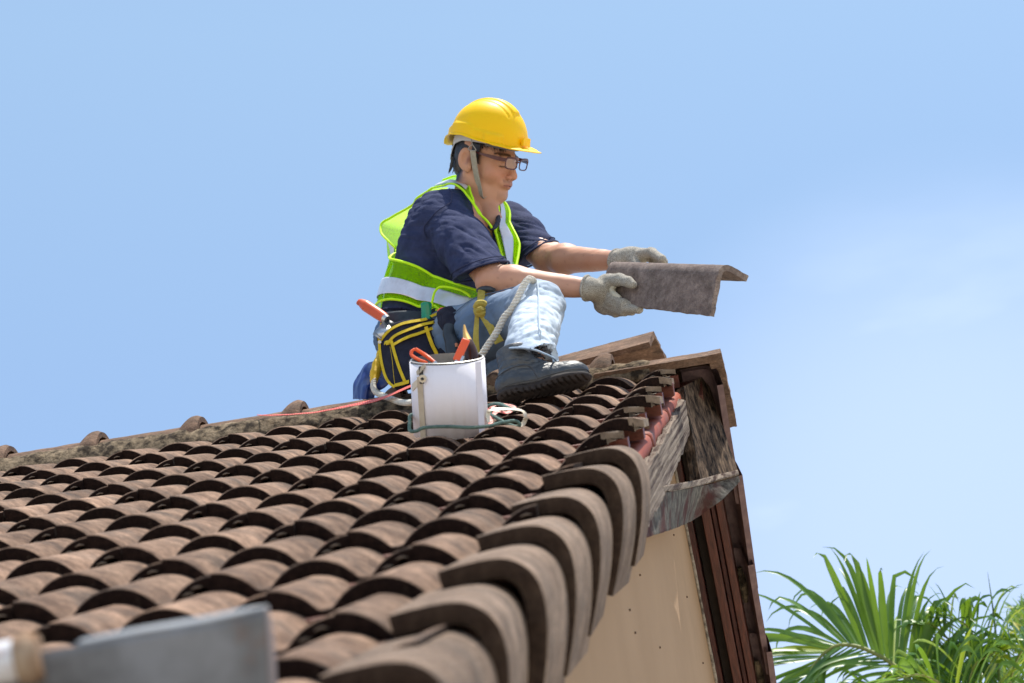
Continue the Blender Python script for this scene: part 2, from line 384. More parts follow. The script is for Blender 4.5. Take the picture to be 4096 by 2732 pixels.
# weathered wood with grain running along a world direction
def grain(name, dirv, light, dark, crack, sc_long=2.5, sc_cross=38, moss=None):
    m = bpy.data.materials.new(name); m.use_nodes = True; n = m.node_tree; P = n.nodes['Principled BSDF']; K = n.links.new; nn = n.nodes.new
    P.inputs['Roughness'].default_value = .92; P.inputs['Specular IOR Level'].default_value = .12
    g_ = nn('ShaderNodeNewGeometry'); X = nrm(dirv); Y = nrm(np.cross(X, [0.3, 0.9, 0.2])); Z = np.cross(X, Y)
    cx = nn('ShaderNodeCombineXYZ')
    for i, (v, s) in enumerate(((X, sc_long), (Y, sc_cross), (Z, sc_cross))):
        dt = nn('ShaderNodeVectorMath'); dt.operation = 'DOT_PRODUCT'; dt.inputs[1].default_value = tuple(v * s); K(g_.outputs['Position'], dt.inputs[0]); K(dt.outputs['Value'], cx.inputs[i])
    no = nn('ShaderNodeTexNoise'); no.inputs['Scale'].default_value = 1; no.inputs['Detail'].default_value = 10; no.inputs['Roughness'].default_value = .7; no.inputs['Distortion'].default_value = .3; K(cx.outputs[0], no.inputs['Vector'])
    cr = nn('ShaderNodeValToRGB'); e = cr.color_ramp.elements; e[0].position = .40; e[0].color = (*crack, 1); e[1].position = .74; e[1].color = (*light, 1); q = cr.color_ramp.elements.new(.52); q.color = (*dark, 1)
    K(no.outputs['Fac'], cr.inputs['Fac']); base = cr.outputs['Color']
    if moss:
        n2 = nn('ShaderNodeTexNoise'); n2.inputs['Scale'].default_value = 9; n2.inputs['Detail'].default_value = 6; K(g_.outputs['Position'], n2.inputs['Vector'])
        q = nn('ShaderNodeMapRange'); q.inputs['From Min'].default_value = .48; q.inputs['From Max'].default_value = .62; K(n2.outputs['Fac'], q.inputs['Value'])
        mm = nn('ShaderNodeMix'); mm.data_type = 'RGBA'; K(q.outputs[0], mm.inputs['Factor']); K(base, mm.inputs['A']); mm.inputs['B'].default_value = (*moss, 1); base = mm.outputs['Result']
    K(base, P.inputs['Base Color'])
    bp = nn('ShaderNodeBump'); bp.inputs['Strength'].default_value = 1.0; bp.inputs['Distance'].default_value = .006; K(no.outputs['Fac'], bp.inputs['Height']); K(bp.outputs[0], P.inputs['Normal'])
    return m
MT['oldwood'] = grain('weathered_grey_board', W(2866, 1930, -.10) - W(2768, 1520, -.06), (.27, .185, .118), (.085, .056, .038), (.008, .006, .005), 20, 75)
MT['splinter'] = grain('splintered_bargeboard', bR, (.40, .33, .26), (.19, .15, .12), (.05, .03, .025), 1.5, 95)
MT['plank'] = grain('hanging_plank', aR, (.25, .22, .175), (.12, .11, .095), (.05, .042, .034), 10, 40, moss=(.07, .03, .026))

# ================================================================ GROUND
V, F = patch_geo([(-400, -400, -7), (400, -400, -7)], [(-400, 400, -7), (400, 400, -7)], 3, 3)
g0 = mk('ground', V, F, material('ground_pale_bounce', (.38, .35, .28), (.50, .46, .38), .95, .15)); tag(g0, kind='structure')  # unseen ground, made this pale to bounce light up into shaded faces
# ================================================================ HOUSE
G_ = 0.3016; T_ = 0.0248; PIT = 0.15
house = empty('house', (0, YR, ZR), 'brown tiled roof and cream gable of the house, its verge stripped to battens', 'house')
def prof(u):
    d = (u + PIT / 2) % PIT - PIT / 2; h = 0.0335; wd = 0.130; Rr = (wd * wd / 4 + h * h) / (2 * h)
    z = np.sqrt(np.maximum(Rr * Rr - d * d, 1e-6)) - (Rr - h); z = np.where(np.abs(d) > wd / 2, -0.01 * (np.abs(d) - wd / 2) / .01, z)
    k = 0.006; hh = np.clip(.5 + .5 * (z - 0) / k, 0, 1); return 0 * (1 - hh) + z * hh + k * hh * (1 - hh)
def tile_geo(u0, u1, seed, notch=True, rag=0.0, L_=0.40):
    """double-roll tile: u across, v up the slope (negative = uphill), z normal"""
    U_ = np.linspace(u0, u1, int((u1 - u0) / 0.005) + 2); n = len(U_); mb = MB()
    top = lambda v: prof(U_) + T_ * (1 + v / G_) + 0.0032 * (1 - U_ / 0.3)
    nz = (vnoise(np.c_[U_ * 55 + seed * 9.1, U_ * 0, U_ * 0], 3) - .5) * 2
    jit = nz * 0.0022; rows = []
    bot0 = prof(U_) * 0.93 + 0.0012 + 0.0012 * nz
    if notch: bot0 = bot0 + np.where((U_ > 0.252) & (U_ < 0.292), 0.010 + 0.002 * np.sin(U_ * 400 + seed), 0)
    def row(v, z): return np.c_[U_, v, z]
    vf = jit
    rows.append(row(vf - 0.40 + 0 * U_, top(-0.40) - T_)); rows.append(row(vf * 0 - L_, top(-L_)))
    for v in (-0.3, -0.2, -0.1, -0.04, -0.012): rows.append(row(vf * 0.3 + v, top(v) + 0.0006 * nz))
    rows.append(row(vf - 0.0035, top(0) - 0.0002)); rows.append(row(vf - 0.0008, top(0) - 0.0022))
    k = len(rows) - 1
    rows.append(row(vf, top(0) - 0.0045)); rows.append(row(vf + 0.0006 * nz, (top(0) + bot0) / 2)); rows.append(row(vf - 0.001, bot0)); rows.append(row(vf * 0 - 0.05, bot0 + 0.0)); rows.append(row(vf * 0 - L_, top(-L_) - 0.016))
    V = np.vstack(rows); F = []; mi = []
    for r in range(len(rows) - 1):
        for i in range(n - 1):
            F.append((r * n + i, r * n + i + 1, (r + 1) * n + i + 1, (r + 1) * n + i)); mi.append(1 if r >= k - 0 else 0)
    # side walls
    m_ = len(rows)
    for s, i in ((0, 0), (1, n - 1)):
        q = [r * n + i for r in range(1, m_)]; F.append(tuple(q if s else q[::-1])); mi.append(2 if (s and rag) else 1)
    # mortar smear at the interlock
    mb.add(V, F); mb.mi = mi
    if notch:
        for a in range(2):
            x = 0.262 + 0.018 * a + 0.004 * math.sin(seed * 3 + a); z = float(prof(np.array([x]))[0]) + 0.0105 + 0.002 * a
            v, f = tube_geo([(x - .009, .0005, z - .001), (x, .0025, z + .0015), (x + .008, .0005, z)], [.0008, .0018, .0007], 6); mb.add(v, f, 2)
    return mb
VR = []
for s in range(5):
    o = tile_geo(0, 0.2994, s).build('roof_tile', [MT['tile'], MT['tilefront'], MT['pale'], MT['mortar']], None, True, 40); VR.append(o.data); bpy.data.objects.remove(o)
AX = np.stack([aR, bR, nR], 1)
def put(me, name, x, b, n, yaw=0, tilt=0, roll=0):
    o = bpy.data.objects.new(name, me); COL.objects.link(o)
    Mx = Matrix([[AX[i][0], AX[i][1], AX[i][2], 0] for i in range(3)] + [[0, 0, 0, 1]])
    o.matrix_world = Matrix.Translation(Vector(tuple(roof(x, b, n - .005)))) @ Mx @ Matrix.Rotation(yaw, 4, 'Z') @ Matrix.Rotation(tilt, 4, 'X') @ Matrix.Rotation(roll, 4, 'Y')
    return o
def proj(P):
    c = M @ (np.asarray(P) - CAM); return FPX * c[0] / c[2] + 2048, FPX * c[1] / c[2] + 1366, c[2]
cand = []
for m_ in range(1, 19):
    for j in range(2, 20):
        if (m_ + j) % 2 == 0: continue
        xs = [proj(roof(-PIT * j + u, m_ * G_ - v, .03))[:2] for u in (0, .15, .3) for v in (0, .15)]
        X = [p[0] for p in xs]; Y = [p[1] for p in xs]
        if max(X) < -60 or min(Y) > 2800: continue
        cand.append((m_, j))
def area(c):
    a = proj(roof(-PIT * c[1], c[0] * G_, .03)); return FPX / a[2]
cand.sort(key=lambda c: -area(c)); print('roof tiles', len(cand))
rest = cand[100:]
for m_, j in cand[:100]:
    s = random.randrange(5)
    o = put(VR[s], 'roof_tile', -PIT * j + random.gauss(0, .0012), m_ * G_ + random.gauss(0, .003), random.gauss(.0002, .0005), random.gauss(0, .004), random.gauss(0, .0018), random.gauss(0, .003))
    adopt(o, house)
if rest:
    mb = MB()
    for m_, j in rest:
        me = VR[(m_ * 7 + j) % 5]; V = np.array([v.co[:] for v in me.vertices])
        V = V + [random.gauss(0, .001), random.gauss(0, .003), 0]
        P = roof(-PIT * j, m_ * G_, -.005) + V @ AX.T; o_ = len(mb.V)
        mb.add(P, [tuple(p.vertices) for p in me.polygons]); mb.mi[-len(me.polygons):] = [p.material_index for p in me.polygons]
    o = mb.build('roof_tile', [MT['tile'], MT['tilefront'], MT['pale'], MT['mortar']], house); o['kind'] = 'stuff'
# cut tiles along the stripped verge (courses 1-7); even courses hold a whole tile broken off, odd ones end on a half
for m_ in range(1, 20):
    odd = m_ % 2
    if not odd:
        u1 = 0.15 + 0.030 + 0.006 * math.sin(m_ * 2.3) if m_ < 8 else 0.105
        mb = tile_geo(0, u1, m_ + 20, False, rag=int(m_ < 8)); x0 = -PIT
    else:
        mb = tile_geo(0.15, (0.2994 + .004) if m_ < 8 else .255, m_ + 20, False, rag=int(m_ < 8)); x0 = -PIT * 2
        # flat underlap flange left bare, pale and broken
    if m_ < 8:
        xe = (u1 if not odd else .303)
        zt = 0.034 + T_ - .001
        e1 = xe - .010; e2 = xe + (0.036 if odd else .022)
        nn_ = 9; us = np.linspace(e1, e2, nn_); ragt = (vnoise(np.c_[us * 130, us * 0 + m_ * 5.1, us * 0], 3) - .5) * .006
        dz = -0.0055 * ((us - e1) / (e2 - e1)) ** 1.5 if odd else -0.010 * ((us - e1) / (e2 - e1)) ** 1.3
        th = .0125 if odd else .017
        V = []; fr = .002 + ragt * (0.5 if odd else 1.6)
        for v in (0, -.012, -.16):
            tp = 1 if v == 0 else (.8 if v == -.012 else .25)
            for q in range(nn_): V.append((e1 + (us[q] - e1) * tp, v + (fr[q] if v == 0 else 0), zt + dz[q] + T_ * v / G_))
            for q in range(nn_): V.append((e1 + (us[q] - e1) * tp, v + (fr[q] * .6 if v == 0 else 0), zt + dz[q] - th + T_ * v / G_ + (ragt[q] * .8)))
        F = []; N2 = 2 * nn_
        for r in range(2):
            for q in range(nn_ - 1):
                a = r * N2 + q; F.append((a + 1, a, a + N2, a + N2 + 1)); a += nn_; F.append((a, a + 1, a + N2 + 1, a + N2))
            a = r * N2 + nn_ - 1; F.append((a, a + nn_, a + nn_ + N2, a + N2))
        for q in range(nn_ - 1): F.append((q, q + 1, q + 1 + nn_, q + nn_))
        nt_ = len(mb.F); mb.add(V, F, 2)
        for i_ in range(nt_, len(mb.F)):
            f_i = [q - (len(mb.V) - len(V)) for q in mb.F[i_]]
            if all((q % N2) < nn_ for q in f_i): mb.mi[i_] = 0
            elif all((q % N2) >= nn_ for q in f_i): mb.mi[i_] = 1
    o = mb.build('cut_roof_tile', [MT['tile'], MT['tilefront'], MT['pale'], MT['mortar']], None, True, 40)
    me = o.data; bpy.data.objects.remove(o)
    adopt(put(me, 'cut_roof_tile', x0, m_ * G_, 0.0006), house)
# verge tiles (courses 8-17) wrapping over the gable edge
PV = np.array([(-.045, .062), (-.02, .065), (.01, .067), (.032, .0665), (.050, .0625), (.066, .053), (.078, .039), (.085, .020), (.087, -.005), (.084, -.035), (.076, -.075), (.064, -.115), (.049, -.158)])
def verge_geo(seed, L_=.41, prof_=PV, th=.029, tk=.084, mats=(0, 1)):
    P = resample(prof_, 46); T = np.gradient(P, axis=0); T /= np.linalg.norm(T, axis=1)[:, None]; N = np.c_[T[:, 1], -T[:, 0]]   # inward
    N = -np.c_[-T[:, 1], T[:, 0]]; n = len(P)
    inn = P + N * th; jj = (vnoise(np.c_[np.arange(n) * .35 + seed * 7.7, np.zeros(n), np.zeros(n)], 3) - .5) * .006
    rows = []; tilt = tk * G_
    def row(Q, v, f=1.0): return np.c_[Q[:, 0], v + jj * f, Q[:, 1] + tilt * v / G_]
    for v in (-L_, -.3, -.2, -.1, -.03): rows.append(row(P, v, .0))
    rows.append(row(P, -.0045)); rows.append(row(P + N * .0012, -.001)); k = len(rows) - 1; rows.append(row(P + N * .0035, 0)); rows.append(row((P + inn) / 2, .0008)); rows.append(row(inn - N * .003, 0)); rows.append(row(inn, -.004))
    for v in (-.1, -.25, -L_): rows.append(row(inn, v, 0))
    V = np.vstack(rows); F = []; mi = []
    for r in range(len(rows) - 1):
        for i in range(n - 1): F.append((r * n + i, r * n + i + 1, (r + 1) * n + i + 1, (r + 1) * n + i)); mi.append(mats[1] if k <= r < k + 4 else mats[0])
    for s, i in ((0, 0), (1, n - 1)):
        q = [r * n + i for r in range(len(rows))]; F.append(tuple(q if s else q[::-1])); mi.append(mats[1])
    mb = MB(); mb.add(V, F); mb.mi = mi; return mb
vm = []
for s in range(3):
    o = verge_geo(s).build('verge_tile', [MT['verge'], MT['vfront']], None, True, 45); vm.append(o.data); bpy.data.objects.remove(o)
VB = [8.45, 9.55, 10.9, 12.0, 13.15, 14.3, 15.6, 16.9, 18.2]
for q, bb in enumerate(VB):
    dx = [.010, .002, -.002, -.010, -.014, -.022, -.027, -.030, -.034][q]
    o = put(vm[q % 3], 'verge_tile', dx, bb * G_, random.gauss(0, .001), R(-2) + random.gauss(0, .012), random.gauss(0, .004), random.gauss(0, .015)); adopt(o, house)
# ridge tiles with collars
CR = 0.086; CZ = 0.036; CAPL = 0.2925
def cap_geo(x0, x1, collar=True, seed=0, rend=CR, th=.015):
    """half round tile along x; collar is a domed bell at its right end"""
    xs = []; rr = []
    n = 16
    for i in range(n + 1): t = i / n; xs.append(x0 + (x1 - .066 - x0) * t if collar else x0 + (x1 - x0) * t); rr.append((CR * .965 + (CR * .03) * t) if collar else CR * .97 + (rend - CR * .97) * t)
    if collar:
        for i in range(1, 12): t = i / 11; xs.append(x1 - .066 + .066 * t); rr.append(CR * .995 + .027 * math.sin(min(t * 1.35, 1) * math.pi / 2) - .006 * max(0, t - .8) * 5)
    a = np.linspace(R(-8), R(188), 26); mb = MB(); k = len(xs)
    V = []
    for x, r in zip(xs, rr):
        for q in a:
            nz = (vnoise(np.array([[x * 30 + seed, q * 3, 1.0]]), 3)[0] - .5) * .003; V.append((x, YR + (r + nz) * math.cos(q), CZ + (r + nz) * math.sin(q)))
    for x, r in zip(xs, rr):
        for q in a: V.append((x, YR + (r - th) * math.cos(q), CZ + (r - th) * math.sin(q)))
    m2 = len(a); F = []
    for i in range(k - 1):
        for j in range(m2 - 1):
            p = i * m2 + j; F.append((p, p + m2, p + m2 + 1, p + 1)); p += k * m2; F.append((p, p + 1, p + m2 + 1, p + m2))
    for i in (0, k - 1):
        for j in range(m2 - 1): p = i * m2 + j; q = p + k * m2; F.append((p, p + 1, q + 1, q) if i == 0 else (p + 1, p, q, q + 1))
    for j in (0, m2 - 1):
        for i in range(k - 1): p = i * m2 + j; q = p + k * m2; F.append((p, q, q + m2, p + m2) if j == 0 else (p + m2, q + m2, q, p))
    mb.add(V, F); return mb
def capx(px):       # x of a point on the ridge seen at image column px
    py = 1825 - .156 * px; return W(px, py, .04)[0]
CX = [capx(p) for p in (-330, 45, 412, 812, 1218, 1618, 2022, 2450)]
for i in range(len(CX) - 1):
    mb = cap_geo(CX[i] - .055, CX[i + 1], True, i * 3.3); o = mb.build('ridge_tile', MT['ridge'], house, True, 50)
xe = W(2870, 1405, .04)[0]
ENDCAP = True
# mortar bedding under the ridge tiles
nx = 240; xs = np.linspace(CX[0], xe - .19, nx); rows = []
for t in np.linspace(0, 1, 9):
    yb = YR - CR + .020 - .062 * t; zb = (CZ + .034) * (1 - t) + t * (yb * math.tan(TH) + .020)
    nzz = (vnoise(np.c_[xs * 42, np.full(nx, t * 5.0), np.zeros(nx)], 4) - .5) * .022
    rows.append(np.c_[xs, np.full(nx, yb) - nzz * .6 - .008 * math.sin(t * math.pi), zb + nzz * .5 + .012 * math.sin(t * math.pi)])
mo = mk('ridge_mortar', np.vstack(rows), [(f[3], f[2], f[1], f[0]) for f in grid_faces(9, nx)], MT['mortar']); solid(mo, .012, 0); adopt(mo, house)
# gable wall, in the roof's own x plane
XW = -0.035
V = [(XW, -5.6, -5.6 * math.tan(TH) - .09), (XW, YR, ZR - .07), (XW, 4.6, ZR - .07 - (4.6 - YR) * math.tan(TH)), (XW, 4.6, -7), (XW, -5.6, -7)]
V2 = [(v[0] - .12, v[1], v[2]) for v in V]
wl = mk('gable_wall', V + V2, [(0, 4, 3, 2, 1), (5, 6, 7, 8, 9)] + [(i, (i + 1) % 5, (i + 1) % 5 + 5, i + 5) for i in range(5)], MT['wall'], None, False); adopt(wl, house)
MT['rust'] = material('rusty_nail', (.05, .03, .02), (.12, .07, .04), .8)
for px_, py_ in ((2695, 2140), (2748, 2388), (2541, 2531), (2519, 2440), (2812, 2652), (2663, 1915), (2684, 1918), (2560, 2300), (2640, 2590)):
    c = WX(px_, py_, XW + .0015); v, f = tube_geo([c - aR * .004, c + aR * .002], [.0024, .0026], 8); mb = MB(); mb.add(v, f)
    mb.build('nail_head', MT['rust'], house)
# roof deck (dark underlay) so nothing shows between the tiles, near and far slope
for nm, fn in (('roof_underlay', roof), ('roof_underlay', froof)):
    V = [fn(-2.6, -.02, -.030), fn(-.045, -.02, -.030), fn(-.045, 5.6, -.030), fn(-2.6, 5.6, -.030)]; N_ = nR if fn is roof else nF
    V += [v - N_ * .012 for v in V]
    adopt(mk(nm, V, [(0, 1, 2, 3), (7, 6, 5, 4), (0, 4, 5, 1), (1, 5, 6, 2), (2, 6, 7, 3), (3, 7, 4, 0)], MT['soffit'], None, False), house)
# battens sticking out under the removed verge tiles
for m_ in range(0, 19):
    c = roof(-1.2, m_ * G_ + .002, -.004); L_ = 1.2 + (.024 + .008 * math.sin(m_ * 2.7))
    v, f = box_geo(c, (aR, bR, nR), (L_, .019, .0175)); mb = MB(); mb.add(v, f); o = mb.build('batten', MT['redwood'], house); bevel(o, .0015)
# red flashing folded over the gable rafter
n = 30; bs = np.linspace(.06, 5.4, n); sec = [(-.06, -.028), (.022, -.028), (.031, -.030), (.037, -.036), (.039, -.048), (.039, -.085)]
V = []; 
for b in bs:
    dx_ = .0015 * math.sin(b * 5) - .011
    for s_ in sec: V.append(roof(s_[0] + dx_ - .004 * max(0, b - 2.1) * 9, b, s_[1] - .016 * max(0, b - 2.1)))
o = mk('red_flashing', V, [f[::-1] for f in grid_faces(n, len(sec))], MT['redmetal'], None, True, None, 60); solid(o, .002); adopt(o, house)
for b in (.62, 1.28, 2.0):
    V = []
    for bb in (b - .05, b + .05):
        for s_ in sec: V.append(roof(s_[0] - .0095 + .0015 * math.sin(bb * 5), bb, s_[1] + .0015))
    o = mk('flashing_joint', V, [f[::-1] for f in grid_faces(2, len(sec))], MT['redmetal'], None, True, None, 60); solid(o, .002); adopt(o, house)
# splintered near bargeboard
def board(name, P0, P1, hdir, h, t, mat, seed, rag=.01, n=60, taper=(1, 1), bow=None):
    """board from P0 to P1, height h along hdir, thickness t; top edge ragged"""
    P0 = np.asarray(P0); P1 = np.asarray(P1); X = nrm(P1 - P0); H = nrm(np.asarray(hdir) - X * (np.asarray(hdir) @ X)); Tn = np.cross(X, H)
    L_ = np.linalg.norm(P1 - P0); s = np.linspace(0, 1, n); rows = 9; V = []
    for side in (-.5, .5):
        for r in range(rows):
            q = r / (rows - 1)
            for i, t_ in enumerate(s):
                hh = h * (taper[0] * (1 - t_) + taper[1] * t_)
                nz = (vnoise(np.array([[t_ * L_ * 16 + seed, q * 1.5, side * 2.]]), 4)[0] - .5) * 2 * rag * (1 if r in (0, rows - 1) else .12)
                nt_ = (vnoise(np.array([[t_ * L_ * 9 + seed * 3, q * 22, side]]), 3)[0] - .5) * 2 * min(rag * .5, .004)
                c = P0 + X * L_ * t_ + H * (hh * q + (nz if r in (0, rows - 1) else 0)) + Tn * (t * side + nt_)
                if bow is not None: c = c + np.asarray(bow) * math.sin(math.pi * t_)
                V.append(c)
    F = []; o_ = rows * n
    for r in range(rows - 1):
        for i in range(n - 1):
            a = r * n + i; F.append((a, a + n, a + n + 1, a + 1)); a += o_; F.append((a, a + 1, a + n + 1, a + n))
    for i in range(n - 1):
        F.append((i, i + 1, i + 1 + o_, i + o_)); a = (rows - 1) * n + i; F.append((a + 1, a, a + o_, a + 1 + o_))
    for r in range(rows - 1):
        a = r * n; F.append((a, a + o_, a + o_ + n, a + n)); a += n - 1; F.append((a + n, a + n + o_, a + o_, a))
    o = mk(name, V, F, mat, None, True, None, 42); return adopt(o, house)
board('splintered_bargeboard', roof(.037, .20, -.040), roof(.045, 2.72, -.046), -nR, .095, .018, MT['splinter'], 3.1, .012, 150, (1, 1), bow=-nR * .018)
board('splintered_bargeboard', roof(.016, .05, -.060), roof(.016, 5.4, -.065), -nR, .09, .020, MT['splinter'], 8.1, .004, 90)
# ridge-end board hanging turned towards the front, seen broad
A_, B_, C_, D_ = W(2735, 1545, -.06), W(2822, 1500, .10), W(2803, 1932, -.12), W(2957, 1900, .08)
def quadboard(name, A, B, C, D, th, mat, seed, rag=.004, nu=26, nv=60):
    A, B, C, D = map(np.asarray, (A, B, C, D)); N = nrm(np.cross(B - A, C - A)); V = []
    for side in (0, 1):
        for i in range(nv):
            t = i / (nv - 1); l = A + (C - A) * t; r = B + (D - B) * t
            for j in range(nu):
                s = j / (nu - 1); e = (vnoise(np.array([[t * 9 + seed, s * 2, side]]), 3)[0] - .5) * 2 * rag
                d = (vnoise(np.array([[s * 14 + seed, t * 5, side * 4.]]), 4)[0] - .5) * 2 * rag * .6
                V.append(l + (r - l) * (s + (e * 5 if j in (0, nu - 1) else 0)) + N * (th * side + d) + (C - A) * (e * 1.5 if i in (0, nv - 1) else 0))
    F = []; o_ = nu * nv
    for i in range(nv - 1):
        for j in range(nu - 1):
            a = i * nu + j; F.append((a, a + 1, a + nu + 1, a + nu)); a += o_; F.append((a, a + nu, a + nu + 1, a + 1))
    for i in range(nv - 1):
        for j in (0, nu - 1):
            a = i * nu + j; F.append((a, a + nu, a + nu + o_, a + o_) if j == 0 else (a + nu, a, a + o_, a + nu + o_))
    for j in range(nu - 1):
        for i in (0, nv - 1):
            a = i * nu + j; F.append((a + 1, a, a + o_, a + 1 + o_) if i == 0 else (a, a + 1, a + 1 + o_, a + o_))
    return adopt(mk(name, V, F, mat, None, True, None, 45), house)
quadboard('weathered_end_board', A_, B_, C_, D_, .03, MT['oldwood'], 4.4)
# plank hanging across the gable
A_, B_, C_, D_ = W(2520, 2000, -.55), W(2958, 1902, -.02), W(2530, 2158, -.50), W(2962, 1922, -.01)
def bowed_plank():
    top = [WX(2330, 1990, .015), WX(2480, 1985, .02), WX(2640, 1972, .045), W(2800, 1945, -.22), W(2955, 1903, -.02)]
    bot = [WX(2320, 2200, .018), WX(2470, 2175, .022), WX(2620, 2140, .045), W(2760, 2088, -.22), W(2880, 2005, -.10), W(2961, 1925, -.01)]
    V, F = patch_geo(top, bot, 70, 14); V = V + ((vnoise(V * 35, 3) - .5) * .006)[:, None] * np.array([0, -1, 0.3])
    o = mk('hanging_plank', V, F, MT['plank'], None, True, None, 50); solid(o, .022, 1); bevel(o, .001); adopt(o, house)
    hi_ = [WX(2326, 1965, .017), WX(2476, 1957, .022), WX(2640, 1944, .047), W(2800, 1917, -.205), W(2950, 1884, -.008)]
    V, F = patch_geo(hi_, [p + np.array([0, -.004, .0]) for p in top], 70, 5); V = V + ((vnoise(V * 60, 3) - .5) * .005)[:, None] * np.array([0, -1, 0.3])
    o = mk('plank_edge', V, F, MT['splinter'], None, True, None, 50); solid(o, .004, -1); adopt(o, house)
bowed_plank()
# far slope: trim boards, soffit and verge tiles seen from below
def fboard(name, x0, x1, n0, n1, mat, b0=.0, b1=4.4, seed=0):
    V, F = [], []
    c = froof((x0 + x1) / 2, (b0 + b1) / 2, (n0 + n1) / 2); v, f = box_geo(c, (aR, bF, nF), (abs(x1 - x0) / 2, (b1 - b0) / 2, abs(n1 - n0) / 2)); mb = MB(); mb.add(v, f)
    o = mb.build(name, mat, house); bevel(o, .002); return o
fboard('soffit_board', XW + .002, .075, -.050, -.030, MT['trim'])
fboard('bargeboard_moulding', XW + .002, -.012, -.105, -.053, MT['trim'])
fboard('bargeboard_moulding', -.009, .016, -.075, -.053, MT['soffit'])
fboard('bargeboard_moulding', .019, .044, -.128, -.053, MT['moulding'])
fboard('bargeboard_moulding', .047, .060, -.112, -.053, MT['trim'])
fboard('bargeboard_moulding', .063, .084, -.122, -.030, MT['moulding'])
# putty line on the wall edge
n = 120; s = np.linspace(.05, 4.3, n); P = np.array([froof(XW + .004, q, -.118 + .006 * (vnoise(np.array([[q * 9, 0, 0]]), 3)[0] - .5)) for q in s])
rr = .003 + .006 * (vnoise(np.c_[s * 12, s * 0, s * 0 + 4], 3)) ** 2
v, f = tube_geo(P, rr, 6, True, n); mb = MB(); mb.add(v, f); mb.build('peeling_filler', material('peeling_filler', (.10, .08, .07), (.36, .32, .27), .95, 40, bump=1, ramp=(.4, .6)), house)
PF = np.array([(.010, .006), (.04, .012), (.07, .014), (.095, .008), (.112, -.010), (.120, -.035), (.126, -.070), (.132, -.105)])
fm = []
for s in range(2):
    P3 = PF.copy(); o = verge_geo(s + 5, .41, P3, .017).build('far_verge_tile', [MT['purple'], MT['purple']], None, True, 45); fm.append(o.data); bpy.data.objects.remove(o)
AF = np.stack([aR, bF, nF], 1)
for k_ in range(1, 15):
    o = bpy.data.objects.new('verge_tile', fm[k_ % 2]); COL.objects.link(o)
    Mx = Matrix([[AF[i][0], AF[i][1], AF[i][2], 0] for i in range(3)] + [[0, 0, 0, 1]])
    o.matrix_world = Matrix.Translation(Vector(tuple(froof(random.gauss(.0, .004), k_ * G_ + .08, .018)))) @ Mx @ Matrix.Rotation(R(2) + random.gauss(0, .012), 4, 'Z') @ Matrix.Rotation(random.gauss(0, .03), 4, 'Y')
    adopt(o, house); tag(o, 'purplish edge tile on the far slope')
# mortar lumps between far verge tiles and the barge board
for k_ in range(10):
    mb = MB()
    c = froof(.092, .75 + k_ * .29 + random.uniform(-.05, .05), -.035); v, f = tube_geo([c - bF * .07, c - bF * .02 + nF * .004, c + bF * .05], [.006, .016, .007], 8); v = np.array(v); mb.add(v + 0.006 * (vnoise(v * 60, 2)[:, None] - .5), f); mb.build('verge_mortar', MT['mortar'], house)
# far slope tiles that show just their crests past the ridge are hidden by it; a plain course keeps the light right
V = []; us = np.linspace(-2.4, .0, 200)
for b in (.02, 4.6): 
    for u in us: V.append(froof(u, b, .02 + float(prof(np.array([u]))[0])))
adopt(mk('far_slope_tiles', V, grid_faces(2, 200), MT['tile']), house)
# inner gable clutter: rafter, struts behind the missing boards
v, f = box_geo(roof(-.0, 2.6, -.085), (aR, bR, nR), (.02, 2.6, .05)); mb = MB(); mb.add(v, f); mb.build('rafter', MT['trim'], house)
v, f = box_geo(froof(.0, .10, -.09), (aR, bF, nF), (.07, .05, .05)); mb = MB(); mb.add(v, f); mb.build('ridge_beam', MT['trim'], house)

